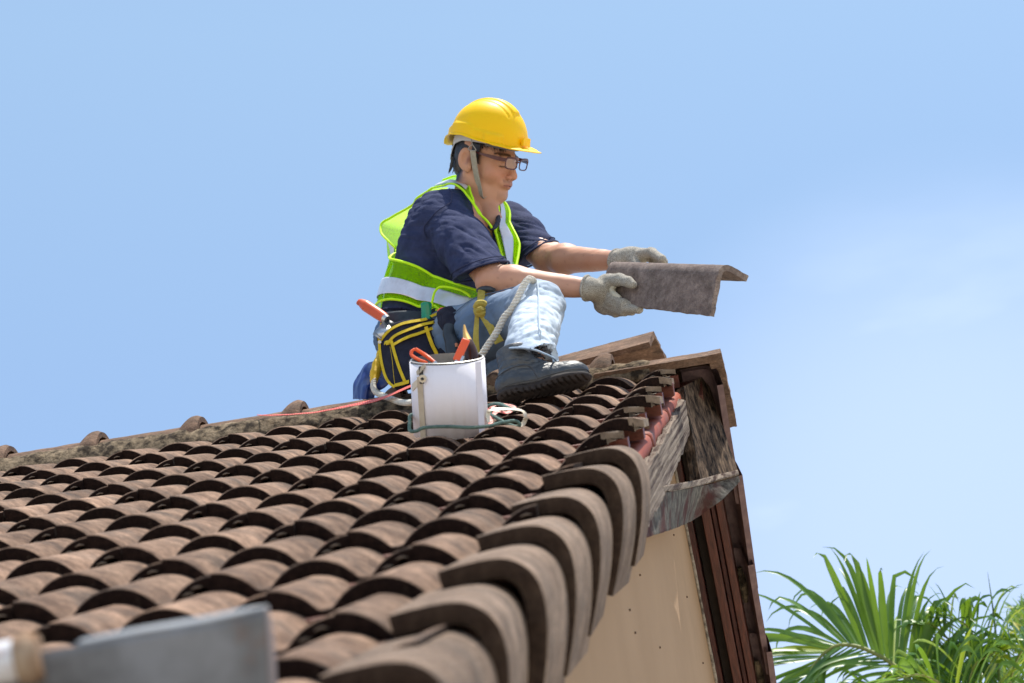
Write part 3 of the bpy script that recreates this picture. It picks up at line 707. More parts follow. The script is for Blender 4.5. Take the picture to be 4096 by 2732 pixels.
def vee(name, P0, P1, d1, d2, l1, l2, th, mat, seed=0, rad=.03, sharp=50, taper=0):
    """angle ridge tile: two legs meeting in a rounded crest"""
    P0 = np.asarray(P0); P1 = np.asarray(P1); d1 = nrm(d1); d2 = nrm(d2); ax = nrm(P1 - P0)
    d1 = nrm(d1 - ax * (d1 @ ax)); d2 = nrm(d2 - ax * (d2 @ ax))
    prof_ = [d1 * l1, d1 * (l1 * .6), d1 * rad * 1.15]
    for t in np.linspace(0, 1, 9)[1:-1]:
        a = d1 * rad * 1.15 * (1 - t) ** 2 + d2 * rad * 1.15 * t ** 2; prof_.append(a)
    prof_ += [d2 * rad * 1.15, d2 * (l2 * .6), d2 * l2]
    Q = resample(prof_, 44); n = len(Q); out_n = []
    bis = -nrm(d1 + d2)
    Tn = np.gradient(Q, axis=0); Tn /= np.linalg.norm(Tn, axis=1)[:, None]; Nn = np.cross(Tn, ax)
    if Nn[n // 2] @ bis > 0: Nn = -Nn      # inward
    k = 34; s = np.linspace(0, 1, k); V = []
    def jag(c, a): return (vnoise(c, 4) - .5) * a
    for lay in (0, 1):
        for i in range(k):
            e = (i in (0, k - 1)); base = P0 + (P1 - P0) * s[i]; wj = np.clip(Q @ d1, 0, None); q = base + Q + Nn * th * lay - d1 * (wj * taper * (1 - s[i]))[:, None]
            if i in (0, k - 1): q = q + ax * jag(q * 70 + seed, .009)[:, None]
            for j in (0, n - 1): q[j] = q[j] + (d1 if j == 0 else d2) * jag(q[j:j + 1] * 60 + seed, .007)[0]
            q = q + Nn * ((vnoise(q * 90, 2) - .5) * .0016)[:, None]
            V.append(q)
    V = np.vstack(V); F = []; o_ = k * n
    for i in range(k - 1):
        for j in range(n - 1):
            a = i * n + j; F.append((a, a + n, a + n + 1, a + 1)); a += o_; F.append((a, a + 1, a + n + 1, a + n))
        a = i * n; F.append((a, a + o_, a + o_ + n, a + n)); a += n - 1; F.append((a, a + n, a + n + o_, a + o_))
    for i in (0, k - 1):
        for j in range(n - 1): a = i * n + j; F.append((a, a + 1, a + 1 + o_, a + o_) if i == 0 else (a + 1, a, a + o_, a + 1 + o_))
    o = mk(name, V, F, mat, None, True, None, sharp)
    return o
# end ridge tile, angled, overhanging the gable
o = vee('ridge_tile', (CX[-1] - .05, YR, CZ + CR + .008), (xe, YR, CZ + CR + .012), (0, -.79, -.61), (0, .55, -.83), .165, .20, .022, MT['ridge'], 11.3, .080, taper=0); adopt(o, house); tag(o, 'end ridge tile overhanging the gable, smooth and reddish')
o = vee('ridge_tile_rim', (xe - .030, YR, CZ + CR + .012), (xe + .006, YR, CZ + CR + .0145), (0, -.79, -.61), (0, .50, -.86), .163, .235, .040, MT['ridge'], 17.3, .080); adopt(o, house)
# loose ridge tile leaning behind the ridge
P0 = W(2215, 1428, .34); P1 = W(2613, 1322, .30)
o = vee('loose_ridge_tile', P0, P1, cvd((.02, .22, -1)), cvd((.10, .62, .8)), .13, .15, .017, MT['ridge'], 5, .012)
tag(o, 'loose angled brown ridge tile propped up behind the ridge beside the boot', 'roof tile')
# ================================================================ HELD TILE
def Wp(t): return W(*t)
M_paper = material('white_paper_wrap', (.82, .80, .86), (.86, .84, .90), .65, 3, bump=.15, bscale=14, spec=.3, c3=(.62, .58, .58), s3=7, r3=(.60, .86))
M_tin = material('galvanised_tin', (.30, .30, .29), (.46, .46, .45), .38, 20, metal=.7, bump=.1)
M_mask = material('beige_masking_tape', (.50, .42, .30), (.58, .49, .36), .7, 30)
M_green = material('green_rope', (.075, .135, .12), (.17, .26, .22), .8, 60, bump=.5, bscale=300)
M_white = material('white_rope', (.55, .52, .45), (.74, .70, .62), .85, 50, bump=.6, bscale=400, sss=.05)
M_blue = material('blue_rope_mark', (.03, .05, .25), (.05, .08, .35), .8)
M_strap = material('olive_yellow_webbing', (.36, .27, .04), (.50, .39, .08), .8, 60, bump=.8, bscale=500)
M_yel = material('yellow_trim_webbing', (.62, .42, .01), (.74, .52, .02), .75, 60, bump=.6, bscale=500)
M_navy = material('navy_pouch_canvas', (.012, .013, .028), (.022, .024, .045), .85, 40, bump=.8, bscale=600)
M_orange = material('orange_plastic', (.85, .10, .02), (.90, .13, .03), .38, 5, spec=.5)
M_steel = material('brushed_steel', (.42, .42, .42), (.62, .62, .62), .32, 60, metal=.85, stretch=(1, 1, 12))
M_black = material('black_rubber_handle', (.018, .022, .028), (.03, .036, .044), .5, 20, spec=.5)
M_gtool = material('green_clear_handle', (.0, .20, .09), (.0, .28, .13), .15, 5, spec=.6)
M_bluebag = material('blue_plastic_sheet', (.004, .018, .11), (.010, .035, .20), .38, 8, bump=.3, bscale=12, spec=.5)
M_gold = material('brass_cone', (.62, .34, .08), (.75, .45, .14), .35, 12, metal=.4)
M_red = material('red_plaid_tape', (.62, .05, .04), (.75, .35, .28), .6, 120, ramp=(.45, .55), stretch=(1, 1, 1))
M_cream = material('cream_plastic_strap', (.68, .60, .46), (.78, .71, .56), .45, 6)

e1a, e1b = W(2436, 1028, -.29), W(2880, 1038, -.55)
def perp_at(px, py, P, ax):
    ys = np.linspace(P[1] - .35, P[1] + .35, 1401); v = [abs((W(px, py, y) - P) @ ax) for y in ys]; return W(px, py, ys[int(np.argmin(v))]) - P
axh = nrm(e1b - e1a); hd1 = perp_at(2840, 1262, e1b, axh); hd2 = perp_at(2996, 1104, e1b, axh); print('held legs', np.linalg.norm(hd1), np.linalg.norm(hd2), np.linalg.norm(e1b - e1a), math.degrees(math.acos(nrm(hd1) @ nrm(hd2))))
held = vee('ridge_tile', e1a, e1b, hd1, hd2, float(np.linalg.norm(hd1)), float(np.linalg.norm(hd2)), .016, MT['held'], 2.2, .044, taper=.14)
tag(held, 'angled ridge tile held out over the gable in two gloved hands', 'roof tile')

# ================================================================ BUCKET
zax = nrm(cvd((.070, -1.0, .30))); zax = nrm(np.array([0.012, 0.0, 1.0]) * .6 + zax * .4)
bc = W(1805, 1722, -1.17); br = .0860
top_c = W(1788, 1435, -1.17 - .100); bh = np.linalg.norm(top_c - bc); zax = nrm(top_c - bc)
ux = nrm(np.cross([0, 1, 0], zax)); uy = np.cross(zax, ux)
bucket = empty('paint_tin', bc, 'open paint tin wrapped in white paper, standing on the tiles with tool handles poking out', 'paint tin')
def ring_geo(r0, z0, r1, z1, n=72, jag=0, seed=0):
    V = []
    for (r, z) in ((r0, z0), (r1, z1)):
        for i in range(n):
            a = 2 * math.pi * i / n; jz = jag * (vnoise(np.array([[math.cos(a) * 6 + seed, math.sin(a) * 6, 0]]), 3)[0] - .5) if z == z0 else 0
            V.append(bc + ux * r * math.cos(a) + uy * r * math.sin(a) + zax * (z + jz))
    return V, [(i, (i + 1) % n, n + (i + 1) % n, n + i) for i in range(n)]
mb = MB()
for rr0, z0, rr1, z1 in ((.0835, .004, .0835, bh - .002), (.0, .006, .0835, .004), (.0835, bh - .002, .0850, bh + .001), (.0850, bh + .001, .0815, bh + .002), (.0815, bh + .002, .0815, .012), (.0815, .012, 0, .012)):
    v, f = ring_geo(rr0, z0, rr1, z1); mb.add(v, f)
o = mb.build('tin_body', M_tin, bucket)
v, f = ring_geo(br, -.006, br, bh - .003, 96, .010, 3); mb = MB(); v = np.array(v)
v = v + ((vnoise(v * 22, 2) - .5) * .0018)[:, None] * nrm([0, -1, 0]); mb.add(v, f); o = mb.build('paper_wrap', M_paper, bucket); solid(o, .0006, 1)
def bpt(a, z, r=br + .001): return bc + ux * r * math.cos(a) + uy * r * math.sin(a) + zax * z
def barc(a0, a1, z0, z1, r=br + .0015, n=24): return [bpt(a0 + (a1 - a0) * t, z0 + (z1 - z0) * t, r) for t in np.linspace(0, 1, n)]
aL = R(-90 - 34)
V, F = patch_geo([bpt(aL - .105, z, br + .003) for z in (-.008, bh * .5, bh - .03)], [bpt(aL + .10, z, br + .003) for z in (-.008, bh * .5, bh - .03)], 20, 6); adopt(mk('masking_tape', V, F, M_mask), bucket)
aE = R(-90 + 62)
V, F = patch_geo([bpt(aE - .05, z, br + .0012) for z in (-.004, bh * .5, bh - .004)], [bpt(aE + .20, z, br + .0022) for z in (-.004, bh * .5, bh - .004)], 30, 5)
V = V + ((vnoise(V * 90, 2) - .5) * .0012)[:, None] * np.array([.4, -1, 0]); adopt(mk('paper_seam', V, F, M_paper), bucket)
# handle lug and its cream strap end
v, f = ribbon_geo(barc(aL - .42, aL + .10, bh - .058, bh - .034), .016, nrm([-.3, -1, 0]), .002, 20, wdir=zax); mb = MB(); mb.add(v, f); mb.build('handle_strap', M_cream, bucket)
c = bpt(aL + .13, bh - .032, br + .004); v, f = tube_geo([c - uy * .0, c - uy * .006], [.009, .009], 18); mb = MB(); mb.add(v, f); v, f = tube_geo([c - uy * .0045, c - uy * .0085], [.0035, .0035], 12); mb.add(v, f, 1); mb.build('handle_lug', [M_cream, M_black], bucket)
v, f = ribbon_geo([bpt(aL + .10, bh - .045), bpt(aL + .10, bh - .005)], .016, nrm([0, -1, 0]), .0014, 8); mb = MB(); mb.add(v, f); mb.build('lug_plate', M_black, bucket)
v, f = ribbon_geo([bpt(aL - .10, bh - .022, br + .003), bpt(aL + .06, bh - .012, br + .004), bpt(aL + .22, bh - .002, br + .003)], [.010, .014, .006], nrm([0, -1, 0]), .001, 14); mb = MB(); mb.add(v, f); mb.build('torn_tape', M_mask, bucket)
# green rope round the tin (rests against it: its own thing)
gp = [W(2055, 1640, -1.13), W(1985, 1615, -1.05), W(1900, 1640, -1.05), W(1700, 1672, -1.10), W(1646, 1660, -1.20), W(1639, 1690, -1.25), W(1640, 1722, -1.27), W(1665, 1724, -1.28), W(1700, 1710, -1.285), W(1790, 1706, -1.29), W(1880, 1710, -1.285), W(1950, 1705, -1.26), W(2010, 1690, -1.22), W(2060, 1684, -1.17), W(2080, 1698, -1.16), W(2062, 1706, -1.15), W(2020, 1690, -1.13), W(1975, 1665, -1.10), W(1960, 1655, -1.08)]
v, f = rope_geo(gp, .0042, .014, 3, 6); mb = MB(); mb.add(v, f); o = mb.build('green_rope', M_green); tag(o, 'thin green rope looped round the foot of the white wrapped tin', 'rope')
# cream strap loop and red tape on the right
v, f = ribbon_geo([W(1955, 1690, -1.20), W(1952, 1650, -1.20), W(1975, 1638, -1.20), W(2030, 1636, -1.18), W(2085, 1642, -1.16), W(2102, 1665, -1.15), W(2096, 1690, -1.14), W(2078, 1706, -1.14)], [.006, .012, .014, .013, .010, .014, .016, .012], nrm([.3, -.6, .5]), .0012, 60); mb = MB(); mb.add(v, f); o = mb.build('cream_strap', M_cream); tag(o, 'cream plastic strap bent in a loop right of the white wrapped tin', 'strap')
v, f = ribbon_geo([W(1962, 1700, -1.13), W(1965, 1672, -1.10), W(1990, 1645, -1.08), W(2030, 1650, -1.06), W(2055, 1628, -1.02), W(1985, 1618, -1.02), W(1955, 1640, -1.05)], .011, nrm([.2, -.8, .4]), .001, 50); mb = MB(); mb.add(v, f); o = mb.build('woven_tape', M_red); tag(o, 'crumpled red woven tape tucked behind the cream strap loop', 'tape')
# woven red tape stretched over the ridge
tp = [W(1028, 1660, -.02), W(1060, 1661, -.05), W(1130, 1659, -.08), W(1250, 1650, -.10), W(1330, 1636, -.12), W(1420, 1618, -.16), W(1520, 1595, -.2), W(1640, 1545, -.28), W(1700, 1520, -.3)]
v, f = ribbon_geo(tp, [.003, .006, .005, .007, .012, .018, .020, .022, .014], nrm([0, -.85, .5]), .001, 90); v = np.array(v) + ((vnoise(np.array(v) * 70, 2) - .5) * .004)[:, None]
plaid = bpy.data.materials.new('red_plaid'); plaid.use_nodes = True; n_ = plaid.node_tree; P_ = n_.nodes['Principled BSDF']; wv = n_.nodes.new('ShaderNodeTexWave'); wv.inputs['Scale'].default_value = 60; wv.inputs['Distortion'].default_value = 2.5; wv.inputs['Detail'].default_value = 3
g2 = n_.nodes.new('ShaderNodeNewGeometry'); n_.links.new(g2.outputs['Position'], wv.inputs['Vector']); cr2 = n_.nodes.new('ShaderNodeValToRGB'); cr2.color_ramp.elements[0].color = (.55, .035, .03, 1); cr2.color_ramp.elements[1].color = (.72, .22, .17, 1); cr2.color_ramp.elements[0].position = .35; cr2.color_ramp.elements[1].position = .9
n_.links.new(wv.outputs['Fac'], cr2.inputs['Fac']); n_.links.new(cr2.outputs['Color'], P_.inputs['Base Color']); P_.inputs['Roughness'].default_value = .6
mb = MB(); mb.add(v, f); o = mb.build('woven_tape', plaid); tag(o, 'long red and white woven tape stretched along the ridge behind the tin', 'tape')
# ================================================================ TOOLS IN THE TIN
def thing_tube(name, pts, r, mat, label, cat, ns=12, extra=None):
    v, f = tube_geo(pts, r, ns); mb = MB(); mb.add(v, f); o = mb.build(name, mat); tag(o, label, cat); return o
Yb = -1.27
# pliers with two orange grips
pl = empty('pliers', W(1700, 1500, Yb), 'orange handled tool lying in the left of the tin, its open grip over the rim', 'pliers')
def loop_handle(pts, w_, t_, nm, mat, par):
    v, f = tube_geo(pts, [t_ * .8, t_, t_, t_ * .9], 10, True, 30); mb = MB(); mb.add(v, f); return mb.build(nm, mat, par)
loop_handle([W(1740, 1450, Yb), W(1700, 1420, Yb), W(1662, 1396, Yb - .01)], 0, .0048, 'grip', M_orange, pl)
loop_handle([W(1662, 1396, Yb - .01), W(1648, 1404, Yb - .012), W(1647, 1420, Yb - .012), W(1675, 1440, Yb - .01), W(1710, 1452, Yb)], 0, .0042, 'grip', M_orange, pl)
v, f = tube_geo([W(1735, 1448, Yb), W(1790, 1520, Yb + .02)], [.006, .005], 10); mb = MB(); mb.add(v, f); mb.build('jaw', M_steel, pl)
kn = empty('cutter_knife', W(1850, 1480, Yb), 'orange cutter knife standing in the middle of the tin', 'cutter knife')
V, F = box_geo(W(1846, 1400, Yb - .01), (nrm(W(1868, 1370, Yb) - W(1836, 1440, Yb)), nrm(cvd((1, .4, 0))), nrm(cvd((0, 0, 1)))), (.030, .0095, .006)); mb = MB(); mb.add(V, F); o = mb.build('grip', M_orange, kn); bevel(o, .003, 3)
V, F = box_geo(W(1832, 1450, Yb - .01), (nrm(W(1868, 1370, Yb) - W(1836, 1440, Yb)), nrm(cvd((1, .4, 0))), nrm(cvd((0, 0, 1)))), (.02, .008, .004)); mb = MB(); mb.add(V, F); mb.build('blade_holder', M_steel, kn)
sd = empty('silicone_nozzle', W(1880, 1460, Yb + .02), 'dark tube with a brass coloured pointed nozzle standing in the right of the tin', 'nozzle')
v, f = tube_geo([W(1857, 1300, Yb + .03), W(1861, 1330, Yb + .03), W(1872, 1372, Yb + .03)], [.0022, .0065, .0125], 14); mb = MB(); mb.add(v, f); mb.build('nozzle', M_gold, sd)
v, f = tube_geo([W(1872, 1370, Yb + .03), W(1882, 1400, Yb + .03), W(1900, 1480, Yb + .04)], [.0125, .016, .018], 14); mb = MB(); mb.add(v, f); mb.build('cartridge', material('dark_brown_cartridge', (.03, .012, .006), (.06, .02, .008), .3), sd)

# ================================================================ FOREGROUND GUTTER (close to the lens, out of focus)
D0 = 2.3
Mg = material('stained_galvanised_sheet', (.085, .086, .088), (.215, .22, .235), .7, 9, bump=.2, bscale=12, spec=.15, metal=.0, c3=(.20, .10, .055), s3=6, r3=(.52, .68))
gut = empty('metal_gutter', WD(600, 2640, D0), 'stained grey galvanised gutter end blurred in the near left corner', 'gutter')
def gl(px_, y): return WD(px_, y, D0)
topc = [gl(140, 2612), gl(320, 2580), gl(560, 2535), gl(800, 2492), gl(960, 2458), gl(1062, 2432)]
botc = [gl(-150, 2950), gl(150, 2930), gl(500, 2900), gl(800, 2900), gl(960, 2900), gl(1078, 2900)]
V, F = patch_geo(topc, botc, 40, 10); V = V + ((vnoise(V * 14, 2) - .5) * .006)[:, None] * (-CAM / 9)
o = mk('gutter_side', V, F, Mg); solid(o, .0022); adopt(o, gut)
lip = [gl(p[0], p[1]) for p in ((300, 2580), (560, 2532), (820, 2488), (960, 2456), (1064, 2430))]
back = [WD(p[0], p[1], D0 + .05) for p in ((330, 2558), (560, 2512), (820, 2468), (960, 2440), (1072, 2424))]
V, F = patch_geo(lip, back, 30, 4); o = mk('gutter_lip', V, F, material('rolled_gutter_edge', (.20, .205, .21), (.32, .33, .34), .5, 6, metal=.1)); solid(o, .002); adopt(o, gut)
V, F = patch_geo([gl(1060, 2434), gl(1070, 2600), gl(1078, 2900)], [WD(1072, 2428, D0 + .09), WD(1095, 2600, D0 + .09), WD(1110, 2900, D0 + .09)], 20, 5); o = mk('gutter_end', V, F, material('brown_gutter_end', (.14, .11, .10), (.22, .17, .15), .6, 8)); solid(o, .002); adopt(o, gut)
v, f = tube_geo([gl(-220, 2700), gl(-60, 2668), gl(70, 2640)], [.019, .019, .019], 24); mb = MB(); mb.add(v, f); mb.build('pipe_end', material('white_pipe', (.55, .55, .57), (.74, .74, .76), .5, 10, c3=(.45, .22, .14), s3=22, r3=(.55, .68)), gut)
v, f = tube_geo([gl(70, 2640), gl(110, 2632), gl(165, 2620)], [.021, .024, .020], 24); mb = MB(); mb.add(v, f); mb.build('rusty_joint', material('rust_joint', (.20, .10, .045), (.42, .33, .24), .9, 26), gut)
# ================================================================ THE ROOFER
fd = nrm([.82, -.57, 0]); sd_ = nrm([-.57, -.82, 0]); up_ = np.array([0, 0, 1.0])
man = empty('person', W(1700, 1500, .08), 'roofer in yellow helmet and lime vest sitting on the ridge, holding out an angled tile', 'person')
BAX = np.stack([fd, sd_, up_])
lean = nrm(W(1850, 880, -.0) - W(1700, 1370, .05)); sd2 = nrm(sd_ - lean * (sd_ @ lean)); fd2 = np.cross(lean, sd2) * -1
if fd2 @ fd < 0: fd2 = -fd2
LAX = np.stack([fd2, sd2, lean])
SHR, SHL = W(1782, 868, -.11), W(2040, 892, .16)
def torso(off=0.0):
    return union([ell(W(1700, 1385, .06), (.130 + off, .165 + off, .12 + off), LAX), (ell(W(1742, 1225, .05), (.132 + off, .160 + off, .16 + off), LAX), .05),
                  (ell(W(1802, 1030, .02), (.135 + off, .168 + off, .16 + off), LAX), .05), (ell(W(1835, 930, .02), (.108 + off, .165 + off, .115 + off), LAX), .05),
                  (cone(SHR, SHL, .056 + off, .054 + off), .05)], .05)
EL_R, WR_R = W(1972, 1122, -.275), W(2362, 1153, -.325)
EL_L, WR_L = W(2190, 1036, .03), W(2478, 1042, -.17)
def mid(a, b, t): return np.asarray(a) * (1 - t) + np.asarray(b) * t
arms = union([cone(SHR, EL_R, .052, .043), (cone(EL_R, mid(EL_R, WR_R, .22), .041, .045), .02), (cone(mid(EL_R, WR_R, .22), mid(EL_R, WR_R, .95), .044, .0262), .02),
              (ell(EL_R - np.array([0, 0, .006]), (.044, .042, .042)), .02)], .02)
armL = union([cone(SHL, EL_L, .050, .042), (cone(EL_L, mid(EL_L, WR_L, .25), .040, .0425), .02), (cone(mid(EL_L, WR_L, .25), mid(EL_L, WR_L, .95), .042, .0265), .02),
              (ell(EL_L + W(2228, 992, .03) - W(2190, 1036, .03), (.016, .016, .016)), .02)], .02)
# ---- head in its own frame: x forward, y to his left, z up
ya, pi_ = R(33), R(13)
Fh = np.array([math.cos(ya) * math.cos(pi_), math.sin(pi_), -math.sin(ya) * math.cos(pi_)]); Rh = np.array([-math.sin(ya), 0, -math.cos(ya)])
Rh = nrm(Rh - Fh * (Rh @ Fh)); Uh = np.cross(Rh, Fh)
if Uh[1] > 0: Uh = -Uh
Fh, Lh, Uh = cvd(Fh), cvd(-Rh), cvd(Uh); H0 = W(1940, 640, -.06)
HM = np.stack([Fh, Lh, Uh], 1)
def h2w(P): return H0 + np.asarray(P, float) @ HM.T
def w2h(P): return (np.asarray(P, float) - H0) @ HM
nb = w2h(W(1880, 880, .02))
def smin_f(a, b, k): return lambda p: smin(a(p), b(p), k)
def sym(fn): 
    def f(p):
        q = p.copy(); q[:, 1] = np.abs(q[:, 1]); return fn(q)
    return f
face = [ell((-.012, 0, .045), (.096, .074, .084)), (ell((.030, 0, -.025), (.064, .060, .078)), .03), (ell((.040, 0, -.078), (.046, .043, .034)), .025),
        (ell((.073, 0, -.094), (.023, .026, .019)), .018), (sym(ell((.058, .040, -.030), (.026, .022, .024))), .02), (sym(cone((-.012, .056, -.045), (.045, .036, -.092), .016, .014)), .025),
        (sym(cone((.086, .008, .022), (.076, .048, .020), .010, .009)), .014), (cone((.092, 0, .010), (.108, 0, -.022), .0075, .0095), .012), (ell((.109, 0, -.030), (.0115, .0105, .0095)), .008),
        (sym(ell((.101, .0125, -.034), (.009, .0065, .007))), .006), (ell((.088, 0, -.055), (.016, .026, .014)), .012),
        (sym(cone((.1005, .003, -.0535), (.090, .021, -.0575), .0052, .0028)), .0035), (sym(cone((.0985, .002, -.0645), (.089, .019, -.0600), .0058, .0028)), .0035)]
face_f = union(face, .02)
face_f = cut(face_f, sym(ell((.104, .031, .002), (.016, .017, .013))), .012)
face_f = cut(face_f, sym(ell((.106, .0065, -.041), (.004, .0035, .003))), .002)
face_f = cut(face_f, sym(cone((.102, 0, -.0592), (.088, .021, -.0588), .0012, .0008)), .002)
eye = sym(ell((.0795, .031, .001), (.0135, .0145, .0125)))
lid = sym(cone((.0925, .022, -.0045), (.0875, .041, -.0035), .0022, .002))
neckf = union([cone((-.022, 0, -.05), nb, .056, .060), (cone((.016, .0, -.080), w2h(W(1968, 880, -.02)), .022, .032), .035)], .03)
EA = np.array([[.93, -.34, .12], [.34, .93, 0], [-.12, .04, .99]])
ear = sym(union([ell((-.014, .083, -.004), (.0215, .0065, .033), EA), (ell((-.004, .078, -.028), (.011, .007, .014)), .01)], .01))
ear = cut(ear, sym(ell((-.010, .092, -.001), (.0125, .0095, .021), EA)), .003); ear = smin_f(ear, sym(ell((-.003, .0815, -.008), (.005, .004, .010))), .003)
def headf(p): return smin(smin(smin(smin(face_f(p), eye(p), .003), lid(p), .003), neckf(p), .025), ear(p), .006)
Vh, Fh_ = surface(headf, (-.13, -.11, -.33), (.135, .11, .14), .0026)
def skin_col(V, hw=None):
    n = vnoise(V * 26, 3)[:, None]; c = np.array([.46, .225, .140]) * (1 - n) + np.array([.56, .300, .195]) * n; return c
ch = skin_col(Vh); x, y, z = Vh.T; ay = np.abs(y)
def mixc(c, t, col): t = np.clip(t, 0, 1)[:, None]; return c * (1 - t) + np.array(col) * t
blot = vnoise(Vh * 90, 2)
ch = mixc(ch, (np.exp(-((z + .030) / .02) ** 2) * (x > .05)) * .35, (.50, .17, .11))
lips = np.exp(-((z + .0590) / .0080) ** 4) * np.exp(-(ay / .0225) ** 6) * (x > .085); ch = mixc(ch, lips * .75, (.30, .095, .075))
ch = mixc(ch, np.exp(-((z + .0590) / .0012) ** 2) * (ay < .022) * (x > .083) * .8, (.08, .02, .02))
st = np.exp(-((z + .046) / .006) ** 2) * (ay < .024) * (x > .09) + .5 * np.exp(-((z + .092) / .016) ** 2) * (ay < .028) * (x > .06); ch = mixc(ch, st * .45 * (.4 + blot), (.12, .07, .06))
bw = np.exp(-((z - .0275 - .003 * np.cos((ay - .03) * 80)) / .0050) ** 4) * ((ay > .012) & (ay < .052)) * (x > .06); ch = mixc(ch, bw * (.55 + .5 * blot), (.018, .012, .010))
lash = np.exp(-((z + .0048) / .0021) ** 2) * ((ay > .020) & (ay < .044)) * (x > .08); ch = mixc(ch, lash * .95, (.02, .012, .010))
ch = mixc(ch, np.clip((-x - .0) * 30 + (z + .05) * 12 - .2, 0, 1) * (z > -.075) * (ay < .082) * (x < .0) * (np.linalg.norm(Vh[:, :2] - np.array([-.006, 0]), axis=1) < .2) * ((ay < .070) | (x < -.035)), (.012, .010, .011))
ch = mixc(ch, (np.exp(-((x - .012) / .016) ** 4) * (z > -.012) * (ay > .055) * (ay < .0775)) * .9, (.015, .012, .012))     # sideburn
ch = mixc(ch, (z - .047 - .010 * vnoise(Vh * np.array([60, 160, 20]), 2) - .06 * np.clip(x - .06, 0, 1)) * 400, (.015, .012, .012))
ins = np.exp(-(((x + .001) / .008) ** 2 + ((z + .004) / .014) ** 2)) * (ay > .070); ch = mixc(ch, ins * .75, (.17, .05, .035))  # ear hollow: its shade painted into the skin colour
# ---- rest of the body, one continuous surface with the head's neck sunk into the shoulders
JR = [W(1745, 1395, -.03), W(1830, 1368, -.12), W(1960, 1306, -.24), W(2153, 1228, -.38)]
KN, AN = W(2153, 1228, -.38), W(2112, 1470, -.57)
legs = union([cone(JR[0], KN, .085, .052), (cone(KN, AN, .050, .036), .03), (cone(W(1770, 1395, .22), W(2000, 1430, .34), .085, .055), .03), (cone(W(2000, 1430, .34), W(2030, 1640, .62), .05, .04), .03)], .03)
bodyf = union([torso(-.016), (arms, .02), (armL, .02), (legs, .02), (cone(W(1880, 880, .02), H0 - Uh * .04, .050, .050), .03)], .03)
Vb, Fb = surface(bodyf, W(1700, 1400, .1) - np.array([.45, .9, .5]), W(1700, 1400, .1) + np.array([.85, .75, .72]), .0055)
d0b, gb = sgrad(bodyf, Vb, 2e-3)
fa = nrm(WR_R - EL_R); ta = (Vb - EL_R) @ fa; wv_ = vnoise(np.stack([ta * 9, (Vb - EL_R) @ np.cross(fa, [0, 1, 0]) * 70, Vb[:, 1] * 45], 1), 2) - .5
Vb = Vb + gb * (wv_ * .0042 + (vnoise(Vb * 60, 2) - .5) * .0012)[:, None]; cb = skin_col(Vb)
cb = mixc(cb, (vnoise(Vb * 240, 1) > .86) * .35, (.20, .09, .06))
me_V = np.vstack([h2w(Vh), Vb]); me_F = np.vstack([Fh_, Fb + len(Vh)])
M_skin = attrmat('skin', .48, .35, 420, .4, .06, .0012)
o = mk('body', me_V, me_F, M_skin); at = o.data.color_attributes.new('Col', 'FLOAT_COLOR', 'POINT'); at.data.foreach_set('color', np.c_[np.vstack([ch, cb]), np.ones(len(me_V))].astype(np.float32).ravel()); adopt(o, man)
# ---- hair: strands cluster over the back of the head
M_hair = material('black_hair', (.008, .007, .008), (.020, .017, .017), .45, 60, spec=.5)
def hairf(p):
    d = union([ell((-.022, 0, .02), (.0785, .0745, .078)), (ell((-.050, 0, -.032), (.042, .054, .042)), .02)], .02)(p)
    d = cut(lambda q: d, plane((0, 0, 0), (1, 0, 0)))(p) if False else d
    lim = np.maximum(p[:, 0] - (-.012 + .0 * p[:, 2]), -(p[:, 2] + .062)); return np.maximum(np.maximum(d, lim), -sym(ell((-.008, .085, -.012), (.034, .034, .046)))(p))
mb = MB(); Vq, Fq = surface(hairf, (-.14, -.10, -.10), (.03, .10, .11), .0032); mb.add(h2w(Vq + (vnoise(Vq * np.array([60, 220, 25]), 2)[:, None] - .5) * .004), Fq)
for i in range(90):
    a = random.uniform(-1.0, 1.0); zz = random.uniform(-.048, -.005); p0 = np.array([-.030 - .072 * math.cos(a), .070 * math.sin(a), zz]); o_ = nrm([-math.cos(a), math.sin(a) * .8, 0])
    v, f = tube_geo([h2w(p0), h2w(p0 + o_ * .002 + np.array([0, 0, -.008])), h2w(p0 + o_ * random.uniform(.0, .003) + np.array([0, 0, -.014]))], [.0022, .0016, .0003], 4, False, 5); mb.add(v, f)
for i in range(70):      # fringe under the helmet and the sideburn
    t = random.uniform(0, 1); a = R(-95 + 80 * t) ; p0 = np.array([.086 * math.cos(a), .073 * math.sin(a), .052]); p1 = p0 * [1.05, 1.05, 1] - [0, 0, random.uniform(.006, .015)]; p2 = p1 * [1.01, 1.01, 1] - [0, random.uniform(-.008, .002), .005]
    v, f = tube_geo([h2w(p0), h2w(p1), h2w(p2)], [.0011, .0007, .0002], 4, False, 5); mb.add(v, f)
for i in range(40):
    p0 = np.array([random.uniform(.0, .026), -.0765, .045]); v, f = tube_geo([h2w(p0), h2w(p0 + [0, -.002, -.03]), h2w(p0 + [-.002, .001, random.uniform(-.066, -.045)])], [.002, .0016, .0003], 4, False, 5); mb.add(v, f)
mb.build('hair', M_hair, man)
